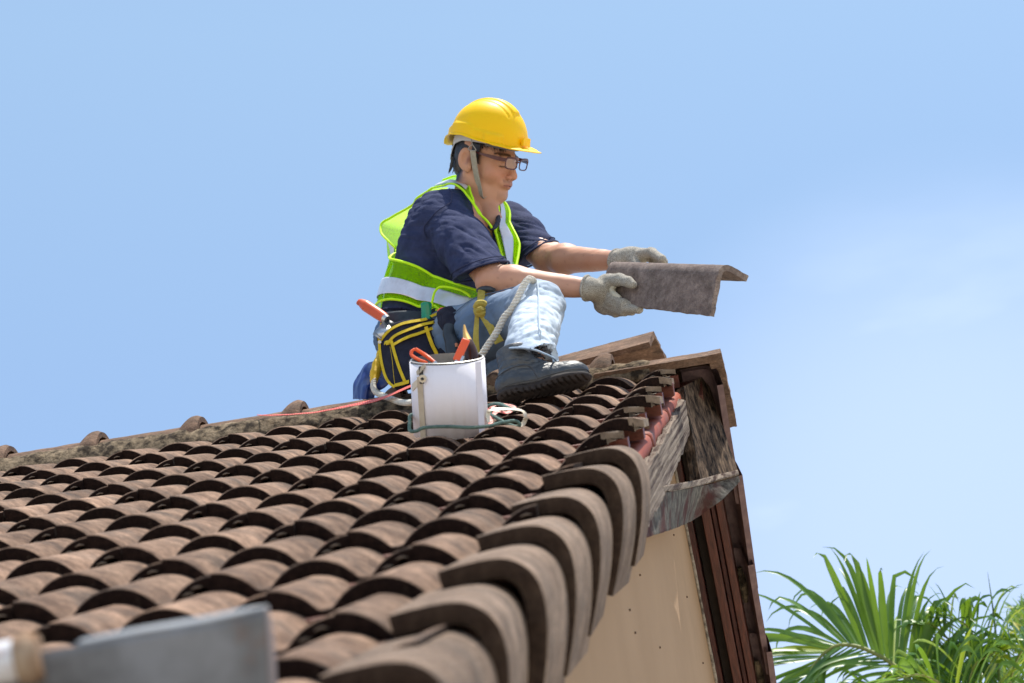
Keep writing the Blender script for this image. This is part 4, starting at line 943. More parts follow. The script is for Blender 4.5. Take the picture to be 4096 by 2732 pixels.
# ---- helmet
dp_ = R(7); HP = np.array([[math.cos(dp_), 0, -math.sin(dp_)], [0, 1, 0], [math.sin(dp_), 0, math.cos(dp_)]])
def hel(P): return h2w(np.asarray(P, float) @ HP.T + np.array([.002, 0, .058]))
M_yh = material('yellow_helmet_plastic', (.86, .50, .0), (.90, .55, .0), .42, 3, bump=.03, bscale=20, spec=.22, coat=.0, c3=(.85, .60, .12), s3=60, r3=(.74, .80), sss=.1)
RA, RB, RH = .121, .100, .121
def rimz(a):
    d = abs(math.degrees(a)); d = d if d <= 180 else 360 - d
    return float(np.interp(d, [0, 35, 60, 80, 100, 125, 145, 165, 180], [-.012, -.010, -.004, .004, .015, .015, .004, -.012, -.015]))
def ridge_h(x, y, zf):
    """raised crown ribs"""
    k = 1 / (1 + np.exp(-(zf - .35) * 14)); h = 0.0055 * (1 / (1 + np.exp((abs(y) - .016) / .0016))) * k
    for c in (.037,): h += -0.0028 * np.exp(-((abs(y) - c) / .0028) ** 2) * (1 / (1 + np.exp(-(zf - .02) * 30)))
    return h
na, nr = 144, 44; V = []
for i in range(nr):
    t = i / (nr - 1)
    for j in range(na):
        a = 2 * math.pi * j / na - math.pi; th = t * math.pi / 2
        s = math.sin(th) ** .94; c = math.cos(th) ** .86 if th < math.pi / 2 - 1e-6 else 0
        x = RA * s * math.cos(a); y = RB * s * math.sin(a); z0 = rimz(a); z = z0 + (RH - z0) * c
        if x > 0: x *= 1 - .04 * c
        n = nrm([x / RA ** 2, y / RB ** 2, max(z, .001) / RH ** 2]); zf = z / RH; h = ridge_h(x, y, zf) * (1 if x < .085 else max(0, 1 - (x - .085) / .006))
        # side boss and lower ledge
        dgr = abs(math.degrees(a)); hgt = z - z0
        led = 1 / (1 + math.exp((hgt - (.026 + (.006 if 88 < dgr < 128 else 0))) / .0006)) * .0078 * (1 if dgr > 42 else 0)
        if 46 < dgr < 68: led += .0055 / (1 + math.exp((hgt - .024) / .001))
        V.append(np.array([x, y, z]) + n * h + np.array([math.cos(a), math.sin(a), 0]) * led)
F = grid_faces(nr, na, False, True)
base = (nr - 1) * na
for q, (f0, dz) in enumerate(((.25, -.0005), (.6, -.002), (1.0, -.004), (1.0, -.0068), (.55, -.0062), (0, -.005))):
    for j in range(na):
        a = 2 * math.pi * j / na - math.pi; d = abs(math.degrees(a)); ext = np.interp(d, [0, 20, 40, 60, 90, 150, 170, 180], [.047, .044, .030, .014, .008, .010, .016, .018])
        p = V[base + j]; r0 = np.array([math.cos(a), math.sin(a) * .9, 0]); drop = -.16 * ext if d < 60 else -.05 * ext
        V.append(p + r0 * ext * f0 + np.array([0, 0, dz + drop * f0]))
for q in range(6):
    for j in range(na):
        a0 = base + q * na + j; a1 = base + q * na + (j + 1) % na; F.append((a0, a1, a1 + na, a0 + na))
# inner shell
ib = len(V)
for i in range(nr - 1, -1, -1):
    for j in range(na):
        p = V[i * na + j]; V.append(p * [.965, .955, .965])
for j in range(na): F.append((base + 6 * na + j, base + 6 * na + (j + 1) % na, ib + (j + 1) % na, ib + j))
for i in range(nr - 1):
    for j in range(na): a0 = ib + i * na + j; a1 = ib + i * na + (j + 1) % na; F.append((a0, a1, a1 + na, a0 + na))
helmet = adopt(mk('helmet', hel(np.array(V)), [f[::-1] for f in F], M_yh, None, True, None, 60), man)
def sub(o, par): 
    mw = o.matrix_world.copy(); o.parent = par; bpy.context.view_layer.update(); o.matrix_parent_inverse = par.matrix_world.inverted(); return o
def hchild(name, V, F, mat): 
    o = mk(name, V, F, mat, None, True, None, 40); sub(o, helmet); return o
bpy.context.view_layer.update()
for s in (1, -1):
    v, f = box_geo((0, 0, 0), np.eye(3), (.006, .003, .006)); v = [np.array(q) + [.000, s * .1035, .010] for q in v]; hchild('strap_lug', hel(v), f, M_yh)
v, f = box_geo((.1285, 0, .004), np.eye(3), (.004, .018, .011)); hchild('badge_slot', hel(v), f, M_yh)
M_har = material('grey_plastic_harness', (.42, .42, .44), (.50, .50, .52), .5, 8)
M_slot = material('harness_slot_dark', (.02, .02, .025), (.03, .03, .035), .8)
def hband(a0, a1, zt, zb, r=1.0, n=40):
    A = []; B = []
    for t in np.linspace(0, 1, n):
        a = R(a0 + (a1 - a0) * t); k = lambda z: np.array([.100 * r * math.cos(a) - .006, .088 * r * math.sin(a), z]); A.append(k(float(np.interp(t, np.linspace(0, 1, len(zt)), zt)))); B.append(k(float(np.interp(t, np.linspace(0, 1, len(zb)), zb))))
    return patch_geo(h2w(A), h2w(B), n, 4)
for (a0, a1, zt, zb) in ((-180, -60, [.055, .062, .075, .075], [-.022, -.020, .030, .046, .050, .052]), (60, 180, [.075, .075, .062, .055], [.052, .050, .046, .030, -.020, -.022])):
    V, F = hband(a0, a1, zt, zb); o = hchild('headband', V, F, M_har); solid(o, .0022, 0)
V, F = hband(-62, 62, [.07, .07], [.046, .044, .046], 1.0); o = hchild('sweatband', V, F, material('dark_grey_sweatband', (.12, .12, .13), (.17, .17, .18), .7)); solid(o, .002)
for a0, a1, z0, dz in ((-152, -138, .022, .007), (-158, -146, .008, .005), (-160, -150, -.008, .005), (-112, -100, .062, .005), (-92, -84, .066, .004)):
    V, F = hband(a0, a1, [z0 + dz] * 2, [z0] * 2, 1.018, 6); hchild('slot', V, F, M_slot)
# chin strap with its wire hook
M_cs = material('grey_elastic_chin_strap', (.30, .27, .22), (.38, .345, .285), .75, 80, bump=.3, bscale=500)
def cstrap(s):
    P = [np.array([.014, s * .094, .026]), np.array([.018, s * .088, .004]), np.array([.026, s * .077, -.032]), np.array([.036, s * .062, -.070]), np.array([.046, s * .038, -.104]), np.array([.050, 0, -.117])]
    return P
Pl = cstrap(-1) + cstrap(1)[::-1][1:]; Pw = [h2w(headfix) for headfix in Pl]
P_ = resample(np.array(Pl), 60); P_ = project(headf, P_, .0022, 3) if False else P_
d0, g0_ = sgrad(headf, P_); P_ = P_ + g0_ * np.clip(.0025 - d0, 0, .03)[:, None]
nd = np.stack([P_[:, 0] * 0 + .0, P_[:, 1], (P_[:, 2] + .02) * .8], 1); nd /= np.linalg.norm(nd, axis=1)[:, None]
V, F = ribbon_geo(h2w(P_), .0185, nd @ HM.T, .0018, 60); mb = MB(); mb.add(V, F); o = mb.build('chin_strap', M_cs); sub(o, helmet)
M_wire = material('grey_strap_hook', (.30, .28, .26), (.36, .34, .32), .5)
for s in (-1, 1):
    mb = MB()
    for P in ([(.002, s * .101, .068), (.007, s * .100, .055), (.011, s * .098, .043)], [(.011, s * .098, .043), (.025, s * .0955, .030), (.023, s * .095, .026), (.004, s * .0955, .025), (-.001, s * .0965, .029), (.011, s * .098, .043)]):
        v, f = tube_geo([h2w(p) for p in P], .0014, 6); mb.add(v, f)
    o = mb.build('strap_hook', M_wire); sub(o, helmet)
# ---- glasses
M_gl = material('maroon_glasses_frame', (.060, .013, .016), (.085, .018, .022), .3, 5, spec=.5)
glasses = []
def lens_pts(cx, n=40, k=1.0):
    P = []
    for i in range(n):
        a = 2 * math.pi * i / n; c, s = math.cos(a), math.sin(a); q = .58
        yy = cx + .0255 * k * (abs(c) ** q) * (1 if c > 0 else -1); zz = .0085 + .0155 * k * (abs(s) ** (q if s > 0 else .62)) * (1 if s > 0 else -1)
        P.append(np.array([.118 - 2.1 * (yy * yy) - .0 , yy, zz + (.0015 if s > 0 else 0) * abs(yy - 0) * 30]))
    return P
for cx in (-.0325, .0325):
    P = lens_pts(cx); Pc = np.array(P + P[:2]); T = Pc; k = len(P); V = []; F = []
    for i in range(k):
        t = nrm(P[(i + 1) % k] - P[i - 1]); nn1 = np.array([1, 0, 0]) - t * t[0]; nn1 = nrm(nn1); nn2 = np.cross(t, nn1)
        th = .0020 + (.0015 if P[i][2] > .012 else 0)
        for j in range(6): a = 2 * math.pi * j / 6; V.append(P[i] + nn1 * .0020 * math.cos(a) + nn2 * th * math.sin(a))
    for i in range(k):
        for j in range(6): F.append((i * 6 + j, i * 6 + (j + 1) % 6, ((i + 1) % k) * 6 + (j + 1) % 6, ((i + 1) % k) * 6 + j))
    glasses.append((V, F))
mb = MB()
for v, f in glasses: mb.add(h2w(v), f)
v, f = tube_geo([h2w((.116, -.011, .014)), h2w((.1185, 0, .0155)), h2w((.116, .011, .014))], .0026, 8); mb.add(v, f)
for s in (-1, 1):
    v, f = ribbon_geo([h2w(p) for p in ((.1105, s * .0575, .018), (.098, s * .068, .018), (.070, s * .077, .019), (.03, s * .080, .021), (.0, s * .081, .022), (-.012, s * .081, .012))], [.011, .012, .009, .006, .005, .004], Lh * s, .003, 24); mb.add(v, f)
gl_o = mb.build('glasses', M_gl, man); bpy.context.view_layer.update()
M_lens = bpy.data.materials.new('glasses_lens'); M_lens.use_nodes = True; nl = M_lens.node_tree; nl.nodes.clear(); ol = nl.nodes.new('ShaderNodeOutputMaterial'); tr = nl.nodes.new('ShaderNodeBsdfTransparent'); gs = nl.nodes.new('ShaderNodeBsdfGlossy'); gs.inputs['Roughness'].default_value = .08; ms = nl.nodes.new('ShaderNodeMixShader'); ms.inputs[0].default_value = .10; tr.inputs[0].default_value = (.92, .93, .97, 1)
nl.links.new(tr.outputs[0], ms.inputs[1]); nl.links.new(gs.outputs[0], ms.inputs[2]); nl.links.new(ms.outputs[0], ol.inputs[0])
for cx in (-.0325, .0325):
    P = lens_pts(cx); mb = MB(); mb.add(h2w(np.array(P + [np.mean(P, 0)])), [(i, (i + 1) % 40, 40) for i in range(40)]); o = mb.build('lens', M_lens); sub(o, gl_o)

def onsurf_(pts, f, off, n=50):
    P = resample(np.array(pts), n)
    for _ in range(5): d, g = sgrad(f, P); P = P - g * (d - off)[:, None]
    return P
# ---- T-shirt
M_shirt = material('navy_tshirt', (.024, .032, .078), (.040, .050, .112), .9, 30, bump=.5, bscale=500, spec=.15)
tso = torso(.006)
SE_R, SE_L = W(1925, 1086, -.235), W(2150, 1018, .08)
sn_R = nrm(cvd((.27, .95, -.12))); sn_L = nrm(cvd((.50, .86, -.2)))
sleR = union([cone(SHR, mid(SHR, SE_R, .5), .074, .079), (cone(mid(SHR, SE_R, .5), SE_R + (SE_R - SHR) * .35, .079, .078), .02)], .02)
sleL = union([cone(SHL, mid(SHL, SE_L, .5), .066, .068), (cone(mid(SHL, SE_L, .5), SE_L + (SE_L - SHL) * .5, .068, .068), .02)], .02)
sleR_c = lambda p: np.maximum(sleR(p), (p - SE_R) @ sn_R); sleL_c = lambda p: np.maximum(sleL(p), (p - SE_L) @ sn_L)
ncut = cone(h2w((-.03, 0, -.09)), h2w((.045, 0, -.30)), .062, .056)
pbot = plane(W(1700, 1322, .05), -lean)
def shirtf0(p): return smin(smin(tso(p), sleR_c(p), .022), sleL_c(p), .022)
def shirtf(p):
    d = shirtf0(p); d = np.maximum(d, pbot(p)); d = -smin(-d, cone(H0, W(1945, 905, -.06), .056, .052)(p), .004)
    d = -smin(-d, cone(SE_R, SE_R + (EL_R - SHR) * .35, .060, .070)(p) + .012 * 0, .004) if False else d
    return d
def folds(P, g):
    a = sn_R; q = P - SE_R; t = q @ nrm(SE_R - SHR); r = (q @ nrm(cvd((1, -.5, 0))))
    w = np.exp(-((t + .06) / .12) ** 2)
    f1 = np.abs(vnoise(np.stack([t * 9 + r * 7, r * 26 - t * 12, P[:, 1] * 8], 1), 3) - .5) * 2
    f2 = np.abs(vnoise(np.stack([P @ lean * 34, P @ fd * 7, P @ sd_ * 7], 1) + 4, 3) - .5) * 2
    f3 = vnoise(P * 16, 3) - .5
    return -(1 - f1) ** 3 * .009 * w - (1 - f2) ** 3 * .0065 * (1 - w) + f3 * .005
lo, hi = W(1700, 1100, .05) - np.array([.30, .45, .30]), W(1700, 1100, .05) + np.array([.45, .40, .38])
sh_o = sdf_obj('tshirt', shirtf, lo, hi, .0042, M_shirt, man, folds)
# sleeve hems and seam lines
def ringon(C, n, f, rad, k=60):
    u = nrm(np.cross(n, [0.2, .9, .1])); v = np.cross(n, u); P = []
    for i in range(k + 1):
        a = 2 * math.pi * i / k; d = u * math.cos(a) + v * math.sin(a); r = rad
        for _ in range(12): p = (C + d * r)[None]; r -= f(p)[0]
        P.append(C + d * r)
    return np.array(P)
M_hem = material('navy_stitched_hem', (.018, .022, .058), (.030, .036, .085), .9, 30)
for C, n, f in ((SE_R, sn_R, sleR), (SE_L, sn_L, sleL)):
    mb = MB()
    for dd, rr in ((.0005, .0032), (-.017, .0014)):
        P = ringon(C + n * dd, n, f, .07); P[:, :] = P + (vnoise(P * 30, 2)[:, None] - .5) * .004; v, f_ = tube_geo(P, rr, 6, False, 90); mb.add(v, f_)
    mb.build('sleeve_hem', M_hem, man)
sp0 = onsurf_([W(1799, 742, -.12), W(1804, 795, -.2), W(1727, 861, -.2), W(1679, 907, -.17), W(1686, 955, -.16)], shirtf0, .0005)
v, f = tube_geo(sp0, .0016, 6, True, 60); mb = MB(); mb.add(v, f); mb.build('sleeve_seam', M_hem, man)
# collar
Pc = [W(1952, 905, -.14), W(1972, 915, -.13), W(1990, 890, -.08), W(1994, 858, -.02)]
v, f = tube_geo(Pc, [.004, .007, .008, .005], 8); mb = MB(); mb.add(v, f); mb.build('collar', material('dark_collar', (.02, .021, .03), (.035, .036, .05), .9, 30, bump=.5, bscale=300), man)
# ---- jeans
def jeans_c(V):
    n = vnoise(V * 30, 4); c = np.array([.062, .105, .185]) * (1 - n[:, None]) + np.array([.12, .19, .30]) * n[:, None]
    q = (V - KN); kn = np.exp(-(np.linalg.norm((V - W(2190, 1300, -.50)) / np.array([.11, .16, .20]), axis=1)) ** 2 * .9)
    th = np.exp(-((V - JR[2]) @ up_ - .07) ** 2 / .0022) * .30
    w = np.clip(kn * 1.35 + th, 0, 1) * (.70 + .6 * vnoise(V * 45 + 3, 3)); c = mixc(c, w * .95, (.60, .68, .76)); return c
HOLE = cone(W(2176, 1436, -.78), W(2172, 1436, -.57), .034, .034)
def jeansf(p):
    leg = union([cone(JR[0], JR[1], .108, .100), (cone(JR[1], JR[2], .099, .087), .02), (cone(JR[2], KN, .086, .071), .02)], .02)
    a = leg(p); sh = cone(KN, AN + (AN - KN) * .35, .071, .075)(p); hem = (p - W(2130, 1436, -.555)) @ nrm(cvd((-.22, .93, -.22))); sh = np.maximum(sh, hem)
    a = smin(a, sh, .03)
    l = union([cone(W(1770, 1395, .20), W(2000, 1432, .34), .105, .078), (cone(W(2000, 1432, .34), W(2030, 1640, .62), .075, .06), .02)], .02)(p)
    hip = ell(W(1700, 1390, .07), (.134, .170, .115), LAX)(p); hip = np.maximum(hip, -pbot(p) - .03)
    dd = smin(smin(a, l, .03), hip, .04); return -smin(-dd, HOLE(p), .006)
def jfold(P, g):
    ax_ = nrm(AN - KN); t = (P - KN) @ ax_; r = (P - KN) @ nrm(cvd((1, 0, 0)))
    f1 = np.abs(vnoise(np.stack([t * 20 + r * 16, r * 12, P[:, 1] * 9], 1), 3) - .5) * 2; w = np.exp(-((t - .27) / .13) ** 2) + .5 * np.exp(-((t - .02) / .05) ** 2)
    f2 = np.abs(vnoise(P * np.array([14, 18, 26]) + 7, 3) - .5) * 2
    return -(1 - f1) ** 3 * .010 * np.clip(w, .08, 1) - (1 - f2) ** 4 * .005 + (vnoise(P * 20, 2) - .5) * .005
M_jean = attrmat('faded_denim', .85, .6, 700, .2, 0, .0015)
lo, hi = W(1700, 1400, .1) - np.array([.22, .82, .66]), W(1700, 1400, .1) + np.array([.52, .62, .22])
je = sdf_obj('jeans', jeansf, lo, hi, .0046, M_jean, man, jfold, jeans_c)
M_seam = material('denim_seam', (.42, .50, .58), (.55, .62, .68), .85, 80)
def onsurf(pts, f, off, n=50):
    P = resample(np.array(pts), n); d, g = sgrad(f, P)
    for _ in range(4): P = P - g * (d - off)[:, None]; d, g = sgrad(f, P)
    return P
sp = onsurf([W(2150, 1130, -.44), W(2152, 1200, -.46), W(2146, 1300, -.52), W(2140, 1390, -.58)], jeansf, .001)
v, f = tube_geo(sp, .0022, 6, True, 60); mb = MB(); mb.add(v, f); mb.build('side_seam', M_seam, man)
sp = onsurf([W(1800, 1310, -.2), W(1880, 1262, -.26), W(1980, 1215, -.30), W(2080, 1165, -.36)], jeansf, .0005)
v, f = tube_geo(sp, .0016, 6, True, 60); mb = MB(); mb.add(v, f); mb.build('side_seam', material('denim_seam_dark', (.07, .11, .18), (.10, .15, .22), .85), man)
hc = W(2130, 1436, -.555); hn = nrm(cvd((-.22, .93, -.22))); P = ringon(hc - hn * .001, hn, cone(KN, AN + (AN - KN) * .35, .071, .075), .07); P = P + (vnoise(P * 30, 2)[:, None] - .5) * .005
v, f = tube_geo(P, .003, 6, False, 90); mb = MB(); mb.add(v, f); mb.build('jeans_hem', material('denim_hem', (.22, .32, .44), (.36, .45, .56), .85, 60), man)
# ---- boot
S0 = W(2106, 1585, -.58); Fs = nrm([.93, -.19, .12]); Us = np.array([.12, -.85, .50]); Us = nrm(Us - Fs * (Us @ Fs)); Ls = np.cross(Us, Fs)
SM = np.stack([cvd(Fs), cvd(Ls), cvd(Us)], 1)
if np.linalg.det(SM) < 0: SM[:, 1] *= -1
def s2w(P): return S0 + (np.asarray(P) * .83) @ SM.T
M_boot = material('black_leather_boot', (.026, .030, .036), (.062, .070, .080), .42, 14, bump=.5, bscale=120, spec=.6, c3=(.13, .125, .115), s3=10, r3=(.55, .75))
M_sole = material('black_boot_sole', (.022, .018, .018), (.048, .040, .038), .8, 14, bump=.5, bscale=70, spec=.3, c3=(.09, .065, .055), s3=20, r3=(.55, .75))
bw_ = union([ell((-.040, 0, .018), (.050, .040, .022)), (ell((.125, -.004, .018), (.088, .052, .022)), .03), (cone((-.03, 0, .016), (.12, 0, .016), .030, .036), .02)], .03)
solef = lambda p: np.maximum(np.maximum(bw_(p), -p[:, 2] + .002), p[:, 2] - .028)
def tread(V, g):
    under = g[:, 2] < -.6; gr = np.abs(((V[:, 0] + .02 * np.abs(V[:, 1]) / .04) / .019) % 1 - .5) < .16; side = (np.abs(g[:, 2]) < .5) & (V[:, 2] < .012)
    return np.where((under & (np.abs(V[:, 1]) > .012) | side) & gr, -.006, 0.0) + (vnoise(V * 50, 2) - .5) * .001
boot = empty('boot', s2w((0, 0, 0)), None, None); boot.parent = man; bpy.context.view_layer.update(); boot.matrix_parent_inverse = man.matrix_world.inverted(); bpy.context.view_layer.update()
def s_obj(name, f, mat, disp=None, step=.0028, lo=(-.10, -.07, -.01), hi=(.225, .08, .24)):
    V, F = surface(f, lo, hi, step)
    if disp: d, g = sgrad(f, V, 1e-3); V = V + g * disp(V, g)[:, None]
    o = mk(name, s2w(V), F, mat); sub(o, boot); return o
s_obj('sole', solef, M_sole, tread)
upf = union([ell((-.038, 0, .050), (.048, .038, .040)), (cone((-.026, 0, .06), (-.004, 0, .150), .045, .056), .03), (ell((.060, 0, .045), (.10, .042, .040)), .03), (ell((.140, -.003, .044), (.070, .049, .043)), .02), (cone((.01, 0, .12), (.080, 0, .064), .040, .034), .03)], .03)
upf2 = lambda p: np.maximum(np.maximum(upf(p), -p[:, 2] + .024), p[:, 2] - .165)
def crease(V, g): f = np.abs(vnoise(np.stack([V[:, 0] * 24, V[:, 1] * 8, V[:, 2] * 60], 1), 3) - .5) * 2; return -(1 - f) ** 3 * .005 * np.exp(-((V[:, 2] - .10) / .04) ** 2) + (vnoise(V * 60, 2) - .5) * .002
s_obj('leather_upper', upf2, M_boot, crease)
mb = MB()
for z0, xx in ((.158, .046), (.142, .050), (.126, .056)):
    for s in (-1, 1):
        v, f = tube_geo([s2w(p) for p in ((xx, -.030 * s, z0), (xx + .020, 0, z0 + .002), (xx - .002, .030 * s, z0 - .012))], .0032, 6); mb.add(v, f)
for i in range(26):
    p = np.array([.050 + random.uniform(0, .035), random.uniform(-.028, .012), 0.110 + random.uniform(0, .035)]); q = p + np.array([random.gauss(0, .012), random.gauss(0, .01), random.gauss(0, .008)])
    v, f = tube_geo([s2w(p), s2w((p + q) / 2 + [0, 0, .004]), s2w(q)], .0022, 5); mb.add(v, f)
o = mb.build('laces', material('black_laces', (.015, .016, .02), (.05, .05, .055), .7)); sub(o, boot)
mb = MB()
for P in ([(-.075, -.030, .030), (-.03, -.041, .032), (.03, -.036, .033), (.09, -.046, .034), (.15, -.049, .034), (.198, -.030, .034), (.207, 0, .034)], [(-.082, -.02, .072), (-.040, -.042, .080), (0, -.040, .086), (.03, -.036, .078), (.04, -.038, .050), (.045, -.042, .032)]):
    d = onsurf(P, upf, .0008, 40); v, f = tube_geo(s2w(d), .0013, 5, True, 40); mb.add(v, f)
o = mb.build('welt_stitching', material('grey_welt', (.05, .055, .06), (.10, .10, .11), .6)); sub(o, boot)

# ---- gloves
nh = nrm(np.cross(e1b - e1a, hd1)); 
if nh @ (CAM - e1a) < 0: nh = -nh
def WL(px_, py_, off):
    """point in front of (off>0) or behind the tile's near leg"""
    d = ray(px_, py_); p0 = e1a + nh * off; return CAM + d * (((p0 - CAM) @ nh) / (d @ nh))
M_glove = material('grey_knit_glove', (.25, .225, .19), (.50, .465, .40), .95, 430, 2, bump=.9, bscale=420, ramp=(.38, .60), spec=.1, c3=(.30, .26, .21), s3=30, r3=(.6, .8))
wrr = WR_R + 0
pc = WL(2418, 1172, .004); print('hand', wrr, pc, WL(2500, 1120, 0))
gx = nrm(WL(2500, 1172, 0) - WL(2400, 1172, 0)); gz = nrm(-hd1); gy = nh
GAX = np.stack([gx, gy, gz])
gl_parts = [cone(wrr - nrm(WR_R - EL_R) * .010, mid(wrr, pc, .45), .0325, .030), (ell(pc, (.044, .022, .046), GAX), .03), (ell(WL(2420, 1222, .0), (.032, .022, .026), GAX), .02),
            (cone(WL(2425, 1125, .016), WL(2478, 1119, .022), .0205, .0170), .015), (cone(WL(2478, 1119, .022), WL(2512, 1127, .020), .0165, .0140), .008), (cone(WL(2512, 1127, .020), WL(2532, 1138, .016), .0140, .0118), .006)]
fing = [((2445, 1190, .016), (2492, 1212, .010), (2530, 1226, -.010), .0125), ((2440, 1208, .014), (2502, 1232, .004), (2556, 1238, -.010), .0128), ((2432, 1226, .010), (2492, 1246, .0), (2528, 1248, -.014), .0120), ((2418, 1238, .006), (2462, 1252, -.004), (2500, 1252, -.016), .0108)]
gR = union(gl_parts, .02)
def glR(p):
    d = gR(p)
    for a, b, c, r in fing: d = smin(d, smin(cone(WL(*a), WL(*b), r * 1.15, r)(p), cone(WL(*b), WL(*c), r, r * .88)(p), .006), .0045)
    return d
cufn = nrm(EL_R - WR_R); cufc = wrr + cufn * .012
glRf = lambda p: np.maximum(glR(p), (p - cufc) @ cufn)
def knit(V, g): return (vnoise(V * 55, 3) - .5) * .0035
lo = pc - .12; hi = pc + .13
gro = sdf_obj('glove', glRf, lo, hi, .0025, M_glove, man, knit); bpy.context.view_layer.update()
tP = ringon(cufc + cufn * .0, cufn, glR, .034, 50); tP = tP + (vnoise(tP * 60, 2)[:, None] - .5) * .005; v, f = tube_geo(tP, .0046, 8, False, 80); mb = MB(); mb.add(v, f); o = mb.build('cuff', M_glove); sub(o, gro)
M_latex = material('cream_glove_coating', (.50, .47, .38), (.62, .58, .47), .6, 20, bump=.3, bscale=90)
lp = onsurf([WL(2462, 1132, .02), WL(2453, 1150, .02), WL(2460, 1172, .02), WL(2482, 1190, .015)], glRf, -.001, 24); v, f = tube_geo(lp, [.006, .0085, .0085, .004], 10, True, 24); mb = MB(); mb.add(v, f); o = mb.build('palm_coating', M_latex); sub(o, gro)
# left glove over the far side of the tile
wl = WR_L; pl_ = W(2545, 1028, -.175)
gl2 = [cone(wl, mid(wl, pl_, .5), .031, .028), (ell(pl_, (.042, .030, .023)), .03)]
fingL = [((2562, 1016, -.20), (2604, 1008, -.235), (2650, 1036, -.285), .0125), ((2566, 1015, -.175), (2610, 1010, -.205), (2656, 1046, -.25), .0125), ((2564, 1018, -.15), (2606, 1016, -.17), (2648, 1052, -.21), .012), ((2556, 1024, -.13), (2590, 1028, -.145), (2630, 1060, -.18), .011)]
gLf = union(gl2, .02)
def glLf(p):
    d = gLf(p)
    for a, b, c, r in fingL: d = smin(d, smin(cone(W(*a), W(*b), r * 1.2, r)(p), cone(W(*b), W(*c), r, r * .9)(p), .006), .005)
    d = smin(d, cone(W(2530, 1040, -.19), W(2570, 1085, -.21), .017, .013)(p), .01)
    return d
cn = nrm(EL_L - WR_L); cc = wl + cn * .012
glo = sdf_obj('glove', lambda p: np.maximum(glLf(p), (p - cc) @ cn), pl_ - .19, pl_ + .19, .0026, M_glove, man, knit); bpy.context.view_layer.update()
tP = ringon(cc, cn, glLf, .034, 50); tP = tP + (vnoise(tP * 60, 2)[:, None] - .5) * .005; v, f = tube_geo(tP, .0052, 8, False, 80); mb = MB(); mb.add(v, f); o = mb.build('cuff', M_glove); sub(o, glo)

# ---- vest
def cloth(name, col, dens, trans=.35, rough=.6, scale=1):
    m = bpy.data.materials.new(name); m.use_nodes = True; n = m.node_tree; n.nodes.clear(); K = n.links.new; nn = n.nodes.new
    o = nn('ShaderNodeOutputMaterial'); d = nn('ShaderNodeBsdfDiffuse'); t = nn('ShaderNodeBsdfTranslucent'); tr = nn('ShaderNodeBsdfTransparent'); a = nn('ShaderNodeMixShader'); b = nn('ShaderNodeMixShader')
    d.inputs[0].default_value = (*col, 1); t.inputs[0].default_value = (*col, 1); a.inputs[0].default_value = trans; K(d.outputs[0], a.inputs[1]); K(t.outputs[0], a.inputs[2])
    g = nn('ShaderNodeNewGeometry'); v = nn('ShaderNodeTexVoronoi'); v.inputs['Scale'].default_value = 420; K(g.outputs['Position'], v.inputs['Vector']); q = nn('ShaderNodeMapRange'); q.inputs['From Min'].default_value = .30; q.inputs['From Max'].default_value = .55
    q.inputs['To Min'].default_value = max(0, dens - .22); q.inputs['To Max'].default_value = min(1, dens + .22); K(v.outputs['Distance'], q.inputs['Value']); K(q.outputs[0], b.inputs[0]); K(tr.outputs[0], b.inputs[1]); K(a.outputs[0], b.inputs[2]); K(b.outputs[0], o.inputs[0]); return m
LIME = (.46, .90, .0)
M_mesh = cloth('lime_mesh_fabric', LIME, .38, .5); M_mesh2 = cloth('lime_mesh_back', (.72, .95, .22), .70, .62); M_trimv = material('lime_edge_binding', (.55, .93, .0), (.62, .97, .0), .6, 60, sss=.05)
M_refl = material('silver_reflective_tape', (.55, .56, .60), (.72, .73, .78), .32, 9, 3, bump=.25, bscale=30, spec=.6, metal=.35, c3=(.50, .48, .50), s3=22, r3=(.5, .8))
shl = lambda p: shirtf0(p)
def pushout(P, off, f=None):
    P = np.array(P); f = f or tso
    for _ in range(4): d, g = sgrad(f, P, 1e-3); P = P + g * np.clip(off - d, 0, .02)[:, None]
    return P
def pull(P, off, f=None):
    P = np.array(P); f = f or tso
    for _ in range(5): d, g = sgrad(f, P, 1e-3); P = P - g * np.clip(d - off, -.02, .02)[:, None]
    return P
def W3(L_): return [W(*q) for q in L_]
vest = empty('safety_vest', W(1700, 1100, -.1), None, None); vest.parent = man; bpy.context.view_layer.update(); vest.matrix_parent_inverse = man.matrix_world.inverted(); bpy.context.view_layer.update()
def vpatch(name, A, B, nu, nv, mat, off, mids=None, wob=.004, fit='push', keep=False, sdf=None):
    V, F = patch_geo(W3(A), W3(B), nu, nv, mids=[W3(m_) for m_ in mids] if mids else None)
    V = V + ((vnoise(V * 20, 3) - .5) * wob * 2)[:, None] * np.array([-.3, -.9, .1]); V = pushout(V, off, sdf) if fit == 'push' else pull(V, off, sdf)
    o = mk(name, V, F, mat); solid(o, .0008); sub(o, vest); return V.reshape(nu, nv, 3)
def vtube(name, P, r, mat, par=None, n=None):
    v, f = tube_geo(P, r, 7, True, n or 60); mb = MB(); mb.add(v, f); o = mb.build(name, mat); sub(o, par or vest); return o
tA = [(1650, 950, .25), (1600, 975, .17), (1583, 993, .10), (1598, 1018, .0), (1640, 1062, -.06), (1700, 1092, -.10), (1757, 1112, -.13), (1830, 1138, -.15), (1912, 1163, -.16)]
tM = [(1600, 1110, .28), (1548, 1110, .18), (1538, 1112, .10), (1552, 1118, .0), (1610, 1138, -.06), (1695, 1157, -.11), (1758, 1172, -.14), (1830, 1188, -.16), (1905, 1205, -.17)]
tB = [(1580, 1240, .28), (1532, 1240, .19), (1522, 1240, .10), (1540, 1237, .0), (1600, 1223, -.07), (1686, 1226, -.12), (1745, 1242, -.15), (1805, 1252, -.17), (1890, 1262, -.18)]
G = vpatch('side_panel', tA, tB, 70, 26, M_mesh, .012, [tM])
